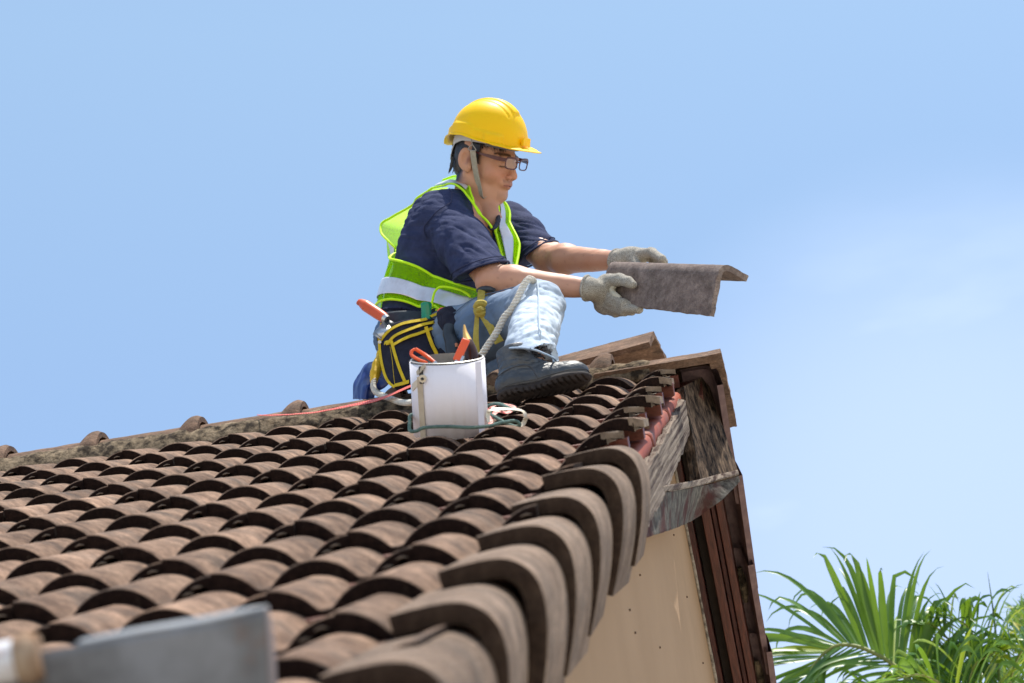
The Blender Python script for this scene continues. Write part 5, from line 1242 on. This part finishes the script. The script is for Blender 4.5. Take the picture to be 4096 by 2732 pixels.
vtube('armhole_binding', G[:, 0], .0040, M_trimv, n=120); vtube('bottom_binding', G[:, -1], .0038, M_trimv, n=120)
sA = [(1600, 1128, .28), (1548, 1148, .18), (1533, 1152, .10), (1548, 1144, .0), (1585, 1134, -.05), (1645, 1137, -.10), (1735, 1152, -.14), (1784, 1163, -.155), (1829, 1177, -.165), (1895, 1194, -.175)]
sB = [(1600, 1180, .28), (1540, 1203, .18), (1526, 1205, .10), (1542, 1200, .0), (1580, 1192, -.06), (1650, 1197, -.11), (1732, 1209, -.15), (1765, 1220, -.16), (1812, 1236, -.17), (1880, 1250, -.18)]
vpatch('reflective_band', sA, sB, 80, 12, M_refl, .0165, None, .004)
tabP = pushout(W3([(1735, 1225, -.17), (1728, 1218, -.17), (1735, 1180, -.17), (1745, 1160, -.17), (1762, 1148, -.17), (1800, 1150, -.18), (1845, 1162, -.185), (1875, 1180, -.19), (1880, 1190, -.19)]), .019); vtube('side_tab_binding', tabP, .0036, M_trimv, n=70)
tabP = pushout(W3([(1738, 1222, -.17), (1755, 1236, -.175), (1785, 1244, -.18), (1805, 1250, -.18)]), .019); vtube('side_tab_binding', tabP, .0036, M_trimv, n=40)
# back panel ballooning away from the shoulder blades
eN = [(1583, 993, .07), (1547, 958, .07), (1522, 927, .08), (1528, 893, .09), (1568, 869, .09), (1650, 822, .06), (1670, 793, .04), (1728, 752, .0)]
eF = [(1640, 1000, .27), (1650, 950, .28), (1660, 915, .28), (1680, 880, .27), (1700, 850, .25), (1730, 812, .22), (1765, 780, .18), (1795, 750, .14)]
eM = [(1600, 1000, .20), (1590, 955, .22), (1590, 920, .23), (1605, 890, .22), (1640, 860, .20), (1690, 820, .16), (1720, 790, .13), (1760, 752, .08)]
G = vpatch('back_panel', eN, eF, 60, 22, M_mesh2, .004, [eM], .005)
vtube('armhole_binding', G[:, 0], .0038, M_trimv, n=100)
vpatch('reflective_band', [(1548, 962, .09), (1556, 985, .09), (1562, 1010, .09)], [(1575, 985, .07), (1575, 1010, .08), (1560, 1040, .09)], 14, 8, M_refl, .003, None, .002)
# lower back fold left of the shirt
vpatch('back_panel', [(1547, 960, .10), (1549, 1000, .12), (1552, 1030, .13)], [(1590, 985, .06), (1582, 1010, .08), (1560, 1045, .10)], 16, 8, M_mesh2, .002, None, .002)
oC = [(1728, 752, -.01), (1780, 742, -.06), (1811, 746, -.09), (1851, 766, -.13), (1887, 806, -.16), (1918, 860, -.18), (1943, 925, -.19)]
iC = [(1772, 720, .06), (1826, 704, .04), (1848, 730, -.01), (1870, 766, -.07), (1879, 792, -.11), (1922, 855, -.16), (1947, 920, -.18)]
G = vpatch('shoulder_strap', oC, iC, 50, 12, M_mesh, .010, None, .002, 'push', sdf=shirtf0)
vtube('strap_binding', G[:, 0], .0032, M_trimv, n=80); vtube('strap_binding', G[:, -1], .0032, M_trimv, n=80)
vpatch('reflective_band', [(1735, 742, -.02), (1790, 730, -.07), (1825, 740, -.09), (1860, 765, -.12)], [(1755, 731, .02), (1800, 718, -.03), (1838, 728, -.05), (1868, 757, -.09)], 30, 8, M_refl, .014, None, .001, 'push', sdf=shirtf0)
lD = [(1949, 842, .0), (1971, 900, -.04), (1994, 971, -.05), (2009, 1030, -.06), (2022, 1078, -.07)]
rD = [(1985, 811, .05), (2020, 851, .04), (2043, 900, .02), (2072, 960, .0), (2075, 1000, -.01), (2060, 1085, -.04)]
G = vpatch('front_panel', lD, rD, 50, 16, M_mesh, .010, None, .003, 'push', sdf=shirtf0)
vtube('front_binding', G[:, 0], .0040, M_trimv, n=80); vtube('front_binding', G[:, -1], .0042, M_trimv, n=80)
vpatch('reflective_band', [(1962, 834, -.0), (1985, 880, -.03), (2010, 960, -.05), (2025, 1030, -.06), (2034, 1080, -.07)], [(1980, 818, .02), (2005, 862, .0), (2040, 925, -.02), (2053, 965, -.03), (2048, 1080, -.055)], 50, 10, M_refl, .015, None, .003, 'push', sdf=shirtf0)

# ---- tool belt pouch
def Z4(L_, y=None): return [W(1350 + q[0] / 2.24, 1100 + q[1] / 2.24, (q[2] if len(q) > 2 else y)) for q in L_]
def yp(zx): return -.175 - .045 * math.sin(math.pi * min(max((zx - 350) / 640, 0), 1)) 
def ZP(L_, off=0): return [W(1350 + q[0] / 2.24, 1100 + q[1] / 2.24, yp(q[0]) - off) for q in L_]
pouch = empty('tool_pouch', ZP([(600, 700)])[0], 'navy canvas tool pouch with yellow binding hanging at the man\'s hip', 'tool pouch')
A = ZP([(372, 555), (388, 700), (412, 850), (455, 950), (508, 1003)]); Bc = ZP([(985, 400), (1000, 520), (1000, 680), (990, 800), (960, 900)]); m1 = ZP([(560, 425), (570, 580), (580, 760), (590, 900), (600, 975)]); m2 = ZP([(770, 395), (790, 560), (800, 740), (800, 860), (790, 940)])
V, F = patch_geo(A, Bc, 50, 40, mids=[m1, m2]); V = V + ((vnoise(V * 30, 3) - .5) * .006)[:, None] * np.array([0, -1, .2]); o = mk('front_pocket', V, F, M_navy); solid(o, .034, -1); adopt(o, pouch)
A = ZP([(372, 545), (470, 470), (560, 430), (660, 410), (760, 395), (870, 350), (960, 305)], -.03); Bc = ZP([(372, 600), (470, 560), (560, 520), (660, 500), (760, 480), (870, 450), (990, 420)], -.03)
V, F = patch_geo(A, Bc, 40, 8); o = mk('back_pocket', V, F, M_navy); solid(o, .010, -1); adopt(o, pouch)
belt = ZP([(395, 350), (520, 330), (640, 325), (760, 330), (900, 300), (980, 330)], -.05); V, F = patch_geo(belt, ZP([(385, 560), (520, 500), (640, 480), (760, 470), (900, 440), (990, 430)], -.05), 30, 10); o = mk('belt_panel', V, F, material('dark_belt_cloth', (.012, .018, .026), (.03, .04, .05), .6, 30, bump=.4, bscale=40)); solid(o, .01); adopt(o, pouch)
def trim(L_, w_, off=.004, nm='binding', mat=M_yel): v, f = ribbon_geo(ZP(L_, off), w_, nrm([0, -1, .25]), .0015, 60); mb = MB(); mb.add(v, f); return mb.build(nm, mat, pouch)
trim([(380, 592), (430, 530), (490, 478), (580, 436), (680, 414), (770, 400), (800, 392)], .0105); trim([(836, 372), (880, 352), (935, 330)], .010)
trim([(452, 612), (500, 556), (560, 520), (650, 484), (760, 445), (870, 420)], .0105, .007); trim([(500, 625), (560, 590), (640, 552), (740, 520), (830, 484), (905, 462)], .0105, .006)
trim([(482, 590), (508, 690), (545, 810), (580, 900), (602, 952)], .0085, .007); trim([(792, 462), (820, 550), (850, 630), (880, 690), (905, 760)], .0100, .008)
trim([(372, 560), (380, 690), (398, 800), (425, 900), (462, 965), (512, 1006)], .0075, .006); trim([(508, 990), (570, 975), (640, 955)], .0125, .007); trim([(420, 612), (448, 600), (455, 625)], .012, .006)
trim([(470, 640), (490, 760), (500, 870), (512, 970)], .0010, .0062, 'stitching'); trim([(915, 480), (950, 570), (962, 650), (955, 740)], .0010, .0065, 'stitching'); trim([(860, 420), (905, 440), (940, 520)], .004, .009, 'edge_fold', M_navy)
trim([(395, 430), (370, 520), (372, 560)], .007, -.002)
v, f = tube_geo([ZP([(377, 600)], .006)[0], ZP([(377, 600)], .010)[0]], .005, 14); mb = MB(); mb.add(v, f); mb.build('rivet', M_steel, pouch)
v, f = tube_geo(ZP([(930, 470), (945, 600), (940, 740), (930, 860)], .004), [.012, .014, .013, .010], 10, True, 30); mb = MB(); mb.add(v, f); mb.build('side_pocket', M_navy, pouch)
# hammer loop with hooded tool
hm = empty('hammer', Z4([(1000, 500, -.25)])[0], 'dark handled tool with a black cloth hood stuck in the pouch', 'hammer')
hf = union([ell(Z4([(990, 385, -.245)])[0], (.033, .028, .038)), (ell(Z4([(1015, 445, -.25)])[0], (.030, .024, .032)), .015), (ell(Z4([(1050, 470, -.25)])[0], (.016, .016, .020)), .012), (ell(Z4([(945, 380, -.245)])[0], (.016, .016, .022)), .012)], .015)
c0 = Z4([(1000, 420, -.25)])[0]; o = sdf_obj('hood', hf, c0 - .08, c0 + .08, .003, M_navy, hm, lambda V, g: -(1 - np.abs(vnoise(V * np.array([50, 50, 22]), 3) - .5) * 2) ** 3 * .006 + (vnoise(V * 60, 2) - .5) * .003)
v, f = tube_geo(Z4([(905, 345, -.24), (935, 330, -.24), (965, 320, -.24)]), [.010, .013, .011], 12); mb = MB(); mb.add(v, f); mb.build('orange_tip', M_orange, hm)
v, f = tube_geo(Z4([(1010, 470, -.255), (1000, 540, -.26), (1030, 620, -.265), (1040, 730, -.27)]), [.019, .017, .021, .020], 14); mb = MB(); mb.add(v, f); mb.build('handle', M_black, hm)
v, f = tube_geo(Z4([(1062, 620, -.280), (1066, 650, -.281)]), [.0060, .0055], 10); mb = MB(); mb.add(v, f); mb.build('handle_dot', material('orange_brown_dot', (.45, .16, .08), (.5, .2, .1), .5), hm)
# scraper
scp = empty('scraper', Z4([(400, 400, -.19)])[0], 'putty knife with orange red handle and steel blade tucked in the left of the pouch', 'putty knife')
v, f = tube_geo(Z4([(198, 262, -.17), (212, 250, -.17), (290, 300, -.175), (370, 352, -.18), (425, 388, -.185)]), [.010, .0165, .0165, .0165, .0150], 16, True, 40); mb = MB(); mb.add(v, f); mb.build('handle', material('orange_red_handle', (.60, .095, .035), (.68, .12, .045), .42, 5), scp)
v, f = tube_geo(Z4([(418, 383, -.185), (446, 402, -.187)]), [.0145, .012], 16); mb = MB(); mb.add(v, f); mb.build('ferrule', M_steel, scp)
V, F = patch_geo(Z4([(440, 402, -.187), (470, 420, -.187), (525, 445, -.187)]), Z4([(452, 402, -.187), (440, 410, -.19), (440, 412, -.187)]), 6, 3)
bl = Z4([(410, 418, -.188), (480, 440, -.188), (525, 458, -.186), (440, 560, -.190), (392, 570, -.190), (318, 520, -.192)]); mb = MB(); mb.add(bl, [(0, 1, 2, 3, 4, 5)]); o = mb.build('blade', M_steel, scp, False); solid(o, .0012)
mb = MB(); mb.add(Z4([(448, 395, -.186), (530, 440, -.186), (490, 475, -.188), (425, 425, -.188)]), [(0, 1, 2, 3)]); o = mb.build('tang', M_black, scp, False); solid(o, .004)
mb = MB(); mb.add(Z4([(330, 512, -.193), (396, 572, -.192), (385, 578, -.192), (315, 532, -.193)]), [(0, 1, 2, 3)]); o = mb.build('blade_edge', M_tin, scp, False); solid(o, .001)
# screwdriver
scr = empty('screwdriver', Z4([(795, 350, -.215)])[0], 'screwdriver with fluted green handle standing in the pouch pocket', 'screwdriver')
P0, P1 = Z4([(795, 250, -.205)])[0], Z4([(800, 440, -.195)])[0]; V = []; n = 48; ks = [(0, .010), (.02, .0135), (.06, .0158), (.25, .0158), (.32, .0150), (1.0, .0155)]; ax = nrm(P1 - P0); u = nrm(np.cross(ax, [0, 1, 0])); q = np.cross(ax, u)
for t, r in ks:
    for j in range(n): a = 2 * math.pi * j / n; rr = r * (1 - (.10 * (0.5 + .5 * math.cos(6 * a)) if t > .28 else 0)); V.append(P0 + (P1 - P0) * t + (u * math.cos(a) + q * math.sin(a)) * rr)
mb = MB(); mb.add(V, grid_faces(len(ks), n, False, True) + [tuple(range(n))[::-1]]); mb.build('handle', M_gtool, scr)
# ---- straps and ropes
def thing_mesh(name, geos, mat, label, cat, mi=None):
    mb = MB()
    for k_, (v, f) in enumerate(geos): mb.add(v, f, mi[k_] if mi else 0)
    o = mb.build(name, mat); return tag(o, label, cat)
Yt = -.335
g = [ribbon_geo(Z4([(1295, 108, -.30), (1288, 180, -.315), (1285, 270, Yt)]), .021, nrm([0, -1, .3]), .0022, 20), ribbon_geo(Z4([(1325, 160, -.30), (1330, 220, -.315), (1318, 280, Yt)]), .010, nrm([0, -1, .3]), .002, 16),
     tube_geo(Z4([(1235, 300, Yt - .004), (1265, 265, Yt - .012), (1310, 262, Yt - .012), (1335, 290, Yt - .006)]), [.009, .0125, .012, .008], 8), tube_geo(Z4([(1240, 310, Yt - .004), (1255, 340, Yt - .01), (1300, 345, Yt - .012), (1330, 305, Yt - .006)]), [.008, .010, .010, .008], 8),
     tube_geo(Z4([(1250, 345, Yt - .008), (1280, 315, Yt - .018), (1322, 330, Yt - .008)]), [.008, .0115, .008], 8),
     ribbon_geo(Z4([(1252, 350, Yt - .004), (1245, 450, Yt - .006), (1240, 560, Yt - .006), (1245, 720, Yt + .0)]), [.012, .014, .0165, .020], nrm([0, -1, .2]), .002, 40),
     ribbon_geo(Z4([(1290, 345, Yt - .006), (1330, 400, Yt - .010), (1380, 490, Yt - .012), (1430, 570, Yt - .014), (1450, 605, Yt - .014)]), [.018, .022, .020, .024, .026], nrm([0, -1, .2]), .0022, 40)]
thing_mesh('tied_strap', g, M_strap, 'olive yellow webbing strap knotted on the man\'s thigh with two loose tails', 'strap')
v, f = tube_geo(pushout(Z4([(1250, 150, -.30), (1290, 128, -.30), (1350, 125, -.31), (1395, 145, -.31), (1410, 165, -.31)]), .008, jeansf), [.006, .008, .009, .008, .005], 8); o = thing_mesh('belt_buckle', [(v, f)], M_black, 'dark oval buckle lying on the thigh beside the yellow strap', 'buckle')
def Z5(L_): return [W(1850 + q[0] / 2.24, 1050 + q[1] / 2.24, q[2]) for q in L_]
rp = Z5([(640, 185, -.42), (628, 160, -.45), (595, 150, -.47), (560, 185, -.475), (520, 265, -.478), (478, 350, -.478), (430, 430, -.475), (375, 490, -.47), (335, 570, -.465), (285, 660, -.46), (225, 745, -.455), (160, 850, -.45)])
thing_mesh('white_rope', [rope_geo(rp, .0098, .030, 3, 8)], M_white, 'thick white twisted rope running from the knee down behind the tin', 'rope')
mb = MB()
sl_ = Z4([(376, 690, -.03), (374, 735, -.04), (362, 800, -.06), (338, 880, -.07), (326, 960, -.08)]); v, f = tube_geo(sl_, [.007, .011, .0165, .015, .0100], 12, True, 60); v = np.array(v) + ((vnoise(np.array(v) * 60, 2) - .5) * .006)[:, None]
yrope = empty('lanyard_rope', sl_[2], 'white safety rope with a taped yellow sleeve hanging behind the pouch over the ridge', 'rope')
mb.add(v, f); mb.build('yellow_sleeve', material('yellow_tape_sleeve', (.72, .44, .01), (.80, .52, .02), .55, 12, bump=.6, bscale=60), yrope)
rp = Z4([(330, 940, -.08), (322, 1000, -.09), (345, 1048, -.11), (400, 1078, -.14), (470, 1105, -.18), (540, 1132, -.22), (600, 1145, -.26), (670, 1142, -.30)])
mb = MB(); v, f = rope_geo(rp, .0088, .026, 3, 8); mb.add(v, f); mb.build('rope', M_white, yrope)
# blue plastic sheet hanging behind
A = Z4([(143, 1120, .17), (150, 970, .17), (205, 870, .16), (260, 800, .15), (350, 772, .13)]); Bc = Z4([(330, 1130, .12), (345, 1060, .12), (452, 990, .10), (455, 930, .09), (420, 790, .09)]); m1 = Z4([(240, 1120, .10), (250, 1000, .09), (290, 900, .12), (330, 830, .09), (390, 780, .12)])
V, F = patch_geo(A, Bc, 40, 30, mids=[m1]); V = V + ((np.abs(vnoise(V * np.array([22, 22, 9]), 3) - .5)) * .03)[:, None] * np.array([0, -1, 0]); o = mk('blue_sheet', V, F, M_bluebag, None, True, None, 30); solid(o, .001); tag(o, 'dark blue plastic sheet bunched on the ridge behind the pouch', 'plastic sheet')
# ================================================================ PALMS AND SHRUB BEYOND THE GABLE
def leafmat(name, c1, c2, tr=(.30, .50, .03)):
    m = bpy.data.materials.new(name); m.use_nodes = True; n = m.node_tree; P = n.nodes['Principled BSDF']; K = n.links.new; nn = n.nodes.new
    P.inputs['Roughness'].default_value = .38; P.inputs['Specular IOR Level'].default_value = .45
    g = nn('ShaderNodeNewGeometry'); no = nn('ShaderNodeTexNoise'); no.inputs['Scale'].default_value = 7; K(g.outputs['Position'], no.inputs['Vector'])
    cr = nn('ShaderNodeValToRGB'); cr.color_ramp.elements[0].color = (*c1, 1); cr.color_ramp.elements[1].color = (*c2, 1); cr.color_ramp.elements[0].position = .35; cr.color_ramp.elements[1].position = .65; K(no.outputs['Fac'], cr.inputs['Fac']); K(cr.outputs['Color'], P.inputs['Base Color'])
    t = nn('ShaderNodeBsdfTranslucent'); t.inputs[0].default_value = (*tr, 1); ms = nn('ShaderNodeMixShader'); ms.inputs[0].default_value = .24; o = n.nodes['Material Output']; K(P.outputs[0], ms.inputs[1]); K(t.outputs[0], ms.inputs[2]); K(ms.outputs[0], o.inputs[0]); return m
M_leaf = leafmat('palm_leaf', (.035, .105, .018), (.085, .19, .028)); M_leafy = leafmat('palm_leaf_yellow', (.16, .27, .02), (.26, .34, .035), (.5, .6, .04)); M_stem = material('palm_rachis', (.16, .20, .05), (.26, .28, .08), .5, 12)
def leaflet(mb, base, d, length, width, droop, side, mi=0, curl=0.0, kink=None):
    """blade folded along its midrib that bends over towards its tip"""
    n = 11; p = np.array(base, float); d = nrm(d); P = [p.copy()]; step = length / (n - 1); D = d.copy()
    for i in range(n - 1):
        t = i / (n - 1); a = droop * (t ** 2.2) * 3.2 / n
        if kink is not None and t > kink: a += .55
        D = nrm(D + np.array([0, 0, -1]) * a * 1.2 + side * curl / n); p = p + D * step; P.append(p.copy())
    P = np.array(P); T = np.gradient(P, axis=0); T /= np.linalg.norm(T, axis=1)[:, None]; Wd = np.cross(T, np.tile(nrm(np.asarray(side) + [0, 0, .001]), (n, 1))); Wd /= np.linalg.norm(Wd, axis=1)[:, None] + 1e-9
    N = np.cross(Wd, T); s = np.linspace(0, 1, n); ww = width * np.minimum(np.sin(np.pi * np.clip(s * .86 + .07, 0, 1)) ** .75, 1) * (1 - s ** 6)
    V = np.vstack([P + Wd * ww[:, None] / 2 + N * ww[:, None] * .16, P, P - Wd * ww[:, None] / 2 + N * ww[:, None] * .16]); F = []
    for i in range(n - 1): F += [(i, i + 1, n + i + 1, n + i), (n + i, n + i + 1, 2 * n + i + 1, 2 * n + i)]
    mb.add(V, F, mi)
def Z7(zx, zy, y): return W(2950 + zx / 2.0515, 2100 + zy / 2.0515, y)
def frond(name, pts, par, nl, len0, wd, up_bias, seed, droopk=1.0, ylw=.06, t0=.05, spread=.9, rr=.008, lab=None):
    rs = random.Random(seed); P = resample(np.array(pts), 80); T = np.gradient(P, axis=0); T /= np.linalg.norm(T, axis=1)[:, None]
    mb = MB(); v, f = tube_geo(P, [rr, rr * .7, rr * .25], 8, True, 60); mb.add(v, f, 1)
    for i in range(nl):
        t = t0 + (1 - t0) * (i + rs.random() * .5) / nl; k = min(int(t * 79), 78); s = 1 if i % 2 else -1
        side = nrm(np.cross(T[k], [0, 0, 1])) * s * (spread * .8 + .3 * rs.random())
        d = nrm(T[k] * (.55 + .7 * t ** 2) + side + np.array([0, 0, 1]) * up_bias * (1 - .55 * t))
        ln = len0 * (.72 + .5 * math.sin(math.pi * min(t + .12, 1))) * rs.uniform(.85, 1.1) * (1 - .35 * t ** 3)
        leaflet(mb, P[k], d + np.array([rs.gauss(0, .05), rs.gauss(0, .05), rs.gauss(0, .05)]), ln, wd * rs.uniform(.75, 1.2), droopk * rs.uniform(.5, 1.5), nrm(np.cross(d, [rs.gauss(0, .4), 1, .2])), 2 if rs.random() < ylw else 0, rs.gauss(0, .3), kink=(rs.uniform(.55, .8) if rs.random() < .5 else None))
    o = mb.build(name, [M_leaf, M_stem, M_leafy], par, True, 180)
    if lab: o['label'] = lab
    return o
YP = 2.6
base = Z7(1900, 3400, YP + .2)
palm = empty('palm_tree', (base[0], base[1], -7), 'feathery green palm rising beside the gable at lower right, its long frond arching left', 'palm')
v, f = tube_geo([(base[0], base[1], -7), (base[0] + .02, base[1], -4), tuple(base)], [.11, .085, .07], 16, True, 40); mb = MB(); mb.add(v, f); mb.build('trunk', material('palm_trunk', (.16, .13, .09), (.27, .23, .16), .9, 20, bump=.6, bscale=14), palm)
# main arching frond: rachis follows the arch; leaflets fan upwards on one side and hang on the other
R1 = [Z7(1750, 1900, YP), Z7(1560, 1500, YP), Z7(1430, 1297, YP), Z7(1250, 1125, YP), Z7(1080, 1032, YP), Z7(960, 992, YP), Z7(840, 985, YP), Z7(740, 1028, YP), Z7(640, 1135, YP), Z7(560, 1290, YP), Z7(500, 1440, YP)]
P = resample(np.array(R1), 100); T = np.gradient(P, axis=0); T /= np.linalg.norm(T, axis=1)[:, None]; rs = random.Random(5); mb = MB(); v, f = tube_geo(P, [.013, .010, .007, .004], 8, True, 70); mb.add(v, f, 1)
for i in range(84):
    t = .12 + .88 * i / 83; k = min(int(t * 99), 98); tt = max(0, (t - .30) / .70)
    outw = nrm(np.cross([0, 1.0, 0], T[k])); 
    if outw @ cvd((0, -1, 0)) < 0 and t < .85: outw = -outw
    ang = R(34 + rs.gauss(0, 5)) if t < .8 else R(30 + rs.gauss(0, 6))
    d = nrm(outw * math.sin(R(56) - tt * R(26)) + T[k] * math.cos(R(56) - tt * R(26)) + np.array([0, rs.choice([-1, 1]) * rs.uniform(.12, .5), 0]))
    ln = (.46 if t < .75 else .40) * rs.uniform(.8, 1.12) * (1 - .25 * tt ** 3)
    leaflet(mb, P[k], d, ln, .024 * rs.uniform(.6, 1.2), rs.uniform(.6, 2.4), nrm(np.array([rs.gauss(0, .2), -1, rs.gauss(.25, .25)])), 2 if rs.random() < .08 else 0, rs.gauss(0, .25), kink=(rs.uniform(.62, .85) if rs.random() < .5 else None))
    if i % 2 == 0:
        d2 = nrm(-outw * .75 + T[k] * .8 + np.array([0, rs.uniform(-.4, .4), 0]))
        leaflet(mb, P[k], d2, ln * rs.uniform(.55, .85) * (1 if t > .42 else .6), .018 * rs.uniform(.8, 1.2), rs.uniform(.8, 1.6), nrm(np.array([rs.gauss(0, .2), -1, .3])), 0, 0)
o = mb.build('frond', [M_leaf, M_stem, M_leafy], palm, True, 180)
fr = [([(2050, 2100, .3), (1950, 1500, .2), (1850, 1150, .1), (1700, 900, 0), (1560, 800, -.1)], 44, .34, 1.0, 1.5), ([(2100, 2100, .2), (2080, 1500, .15), (2020, 1100, .1), (1900, 850, 0), (1780, 760, -.1)], 42, .34, 1.0, 1.6),
      ([(2150, 2100, .2), (2200, 1500, .1), (2260, 1200, 0), (2360, 1000, -.1), (2500, 950, -.2)], 40, .34, .8, 1.8), ([(2100, 2100, .4), (2200, 1500, .4), (2300, 1150, .5), (2450, 950, .5)], 36, .36, .9, 1.5),
      ([(1980, 2100, 0), (1850, 1550, -.2), (1700, 1330, -.3), (1500, 1230, -.35), (1300, 1260, -.4)], 44, .32, .7, 1.8), ([(1900, 2100, .2), (1600, 1750, .3), (1300, 1480, .4), (1060, 1400, .4), (900, 1460, .4)], 40, .36, .5, 1.8),
      ([(2050, 2100, .1), (1960, 1600, .0), (1900, 1350, -.1), (1950, 1150, -.15), (2120, 1040, -.2)], 40, .30, .9, 2.0)]
for i, (pts, nl, ln, ub, dk) in enumerate(fr): frond('frond', [Z7(a, b, YP + c) for a, b, c in pts], palm, nl, ln, .030, ub, 20 + i, dk, .14)
# spear leaf standing straight up
mb = MB(); v, f = tube_geo([Z7(2190, 1700, YP), Z7(2150, 1300, YP), Z7(2125, 950, YP), Z7(2090, 640, YP), Z7(2052, 385, YP)], [.007, .006, .005, .0035, .0006], 6, True, 40); mb.add(v, f, 0); mb.build('spear_leaf', [leafmat('spear_leaf', (.12, .18, .06), (.2, .26, .1))], palm)
# small leafy shrub at the right edge
YS = 4.2
bs_ = Z7(2460, 1400, YS); shrub = empty('garden_shrub', (bs_[0], bs_[1], -7), 'fine leaved tree tip showing at the right edge above the palm', 'shrub')
v, f = tube_geo([(bs_[0], bs_[1], -7), (bs_[0], bs_[1], -3), tuple(bs_), tuple(Z7(2430, 700, YS))], [.08, .06, .02, .008], 10, True, 40); mb = MB(); mb.add(v, f); mb.build('trunk', MT['trim'], shrub)
mb = MB(); rs = random.Random(9)
for i in range(900):
    c = Z7(rs.gauss(2440, 75), 690 + abs(rs.gauss(0, 1)) * 130 + rs.gauss(0, 30), YS + rs.gauss(0, .25)); d = nrm([rs.gauss(-.2, .6), rs.gauss(0, .5), rs.gauss(.5, .5)])
    leaflet(mb, c, d, rs.uniform(.04, .09), rs.uniform(.008, .013), .4, nrm([rs.gauss(0, 1), rs.gauss(0, 1), rs.gauss(0, 1)]), 1 if rs.random() < .12 else 0)
mb.build('foliage', [leafmat('shrub_leaf', (.05, .12, .03), (.12, .2, .05)), leafmat('shrub_bud', (.45, .35, .06), (.5, .42, .1))], shrub, True, 180)
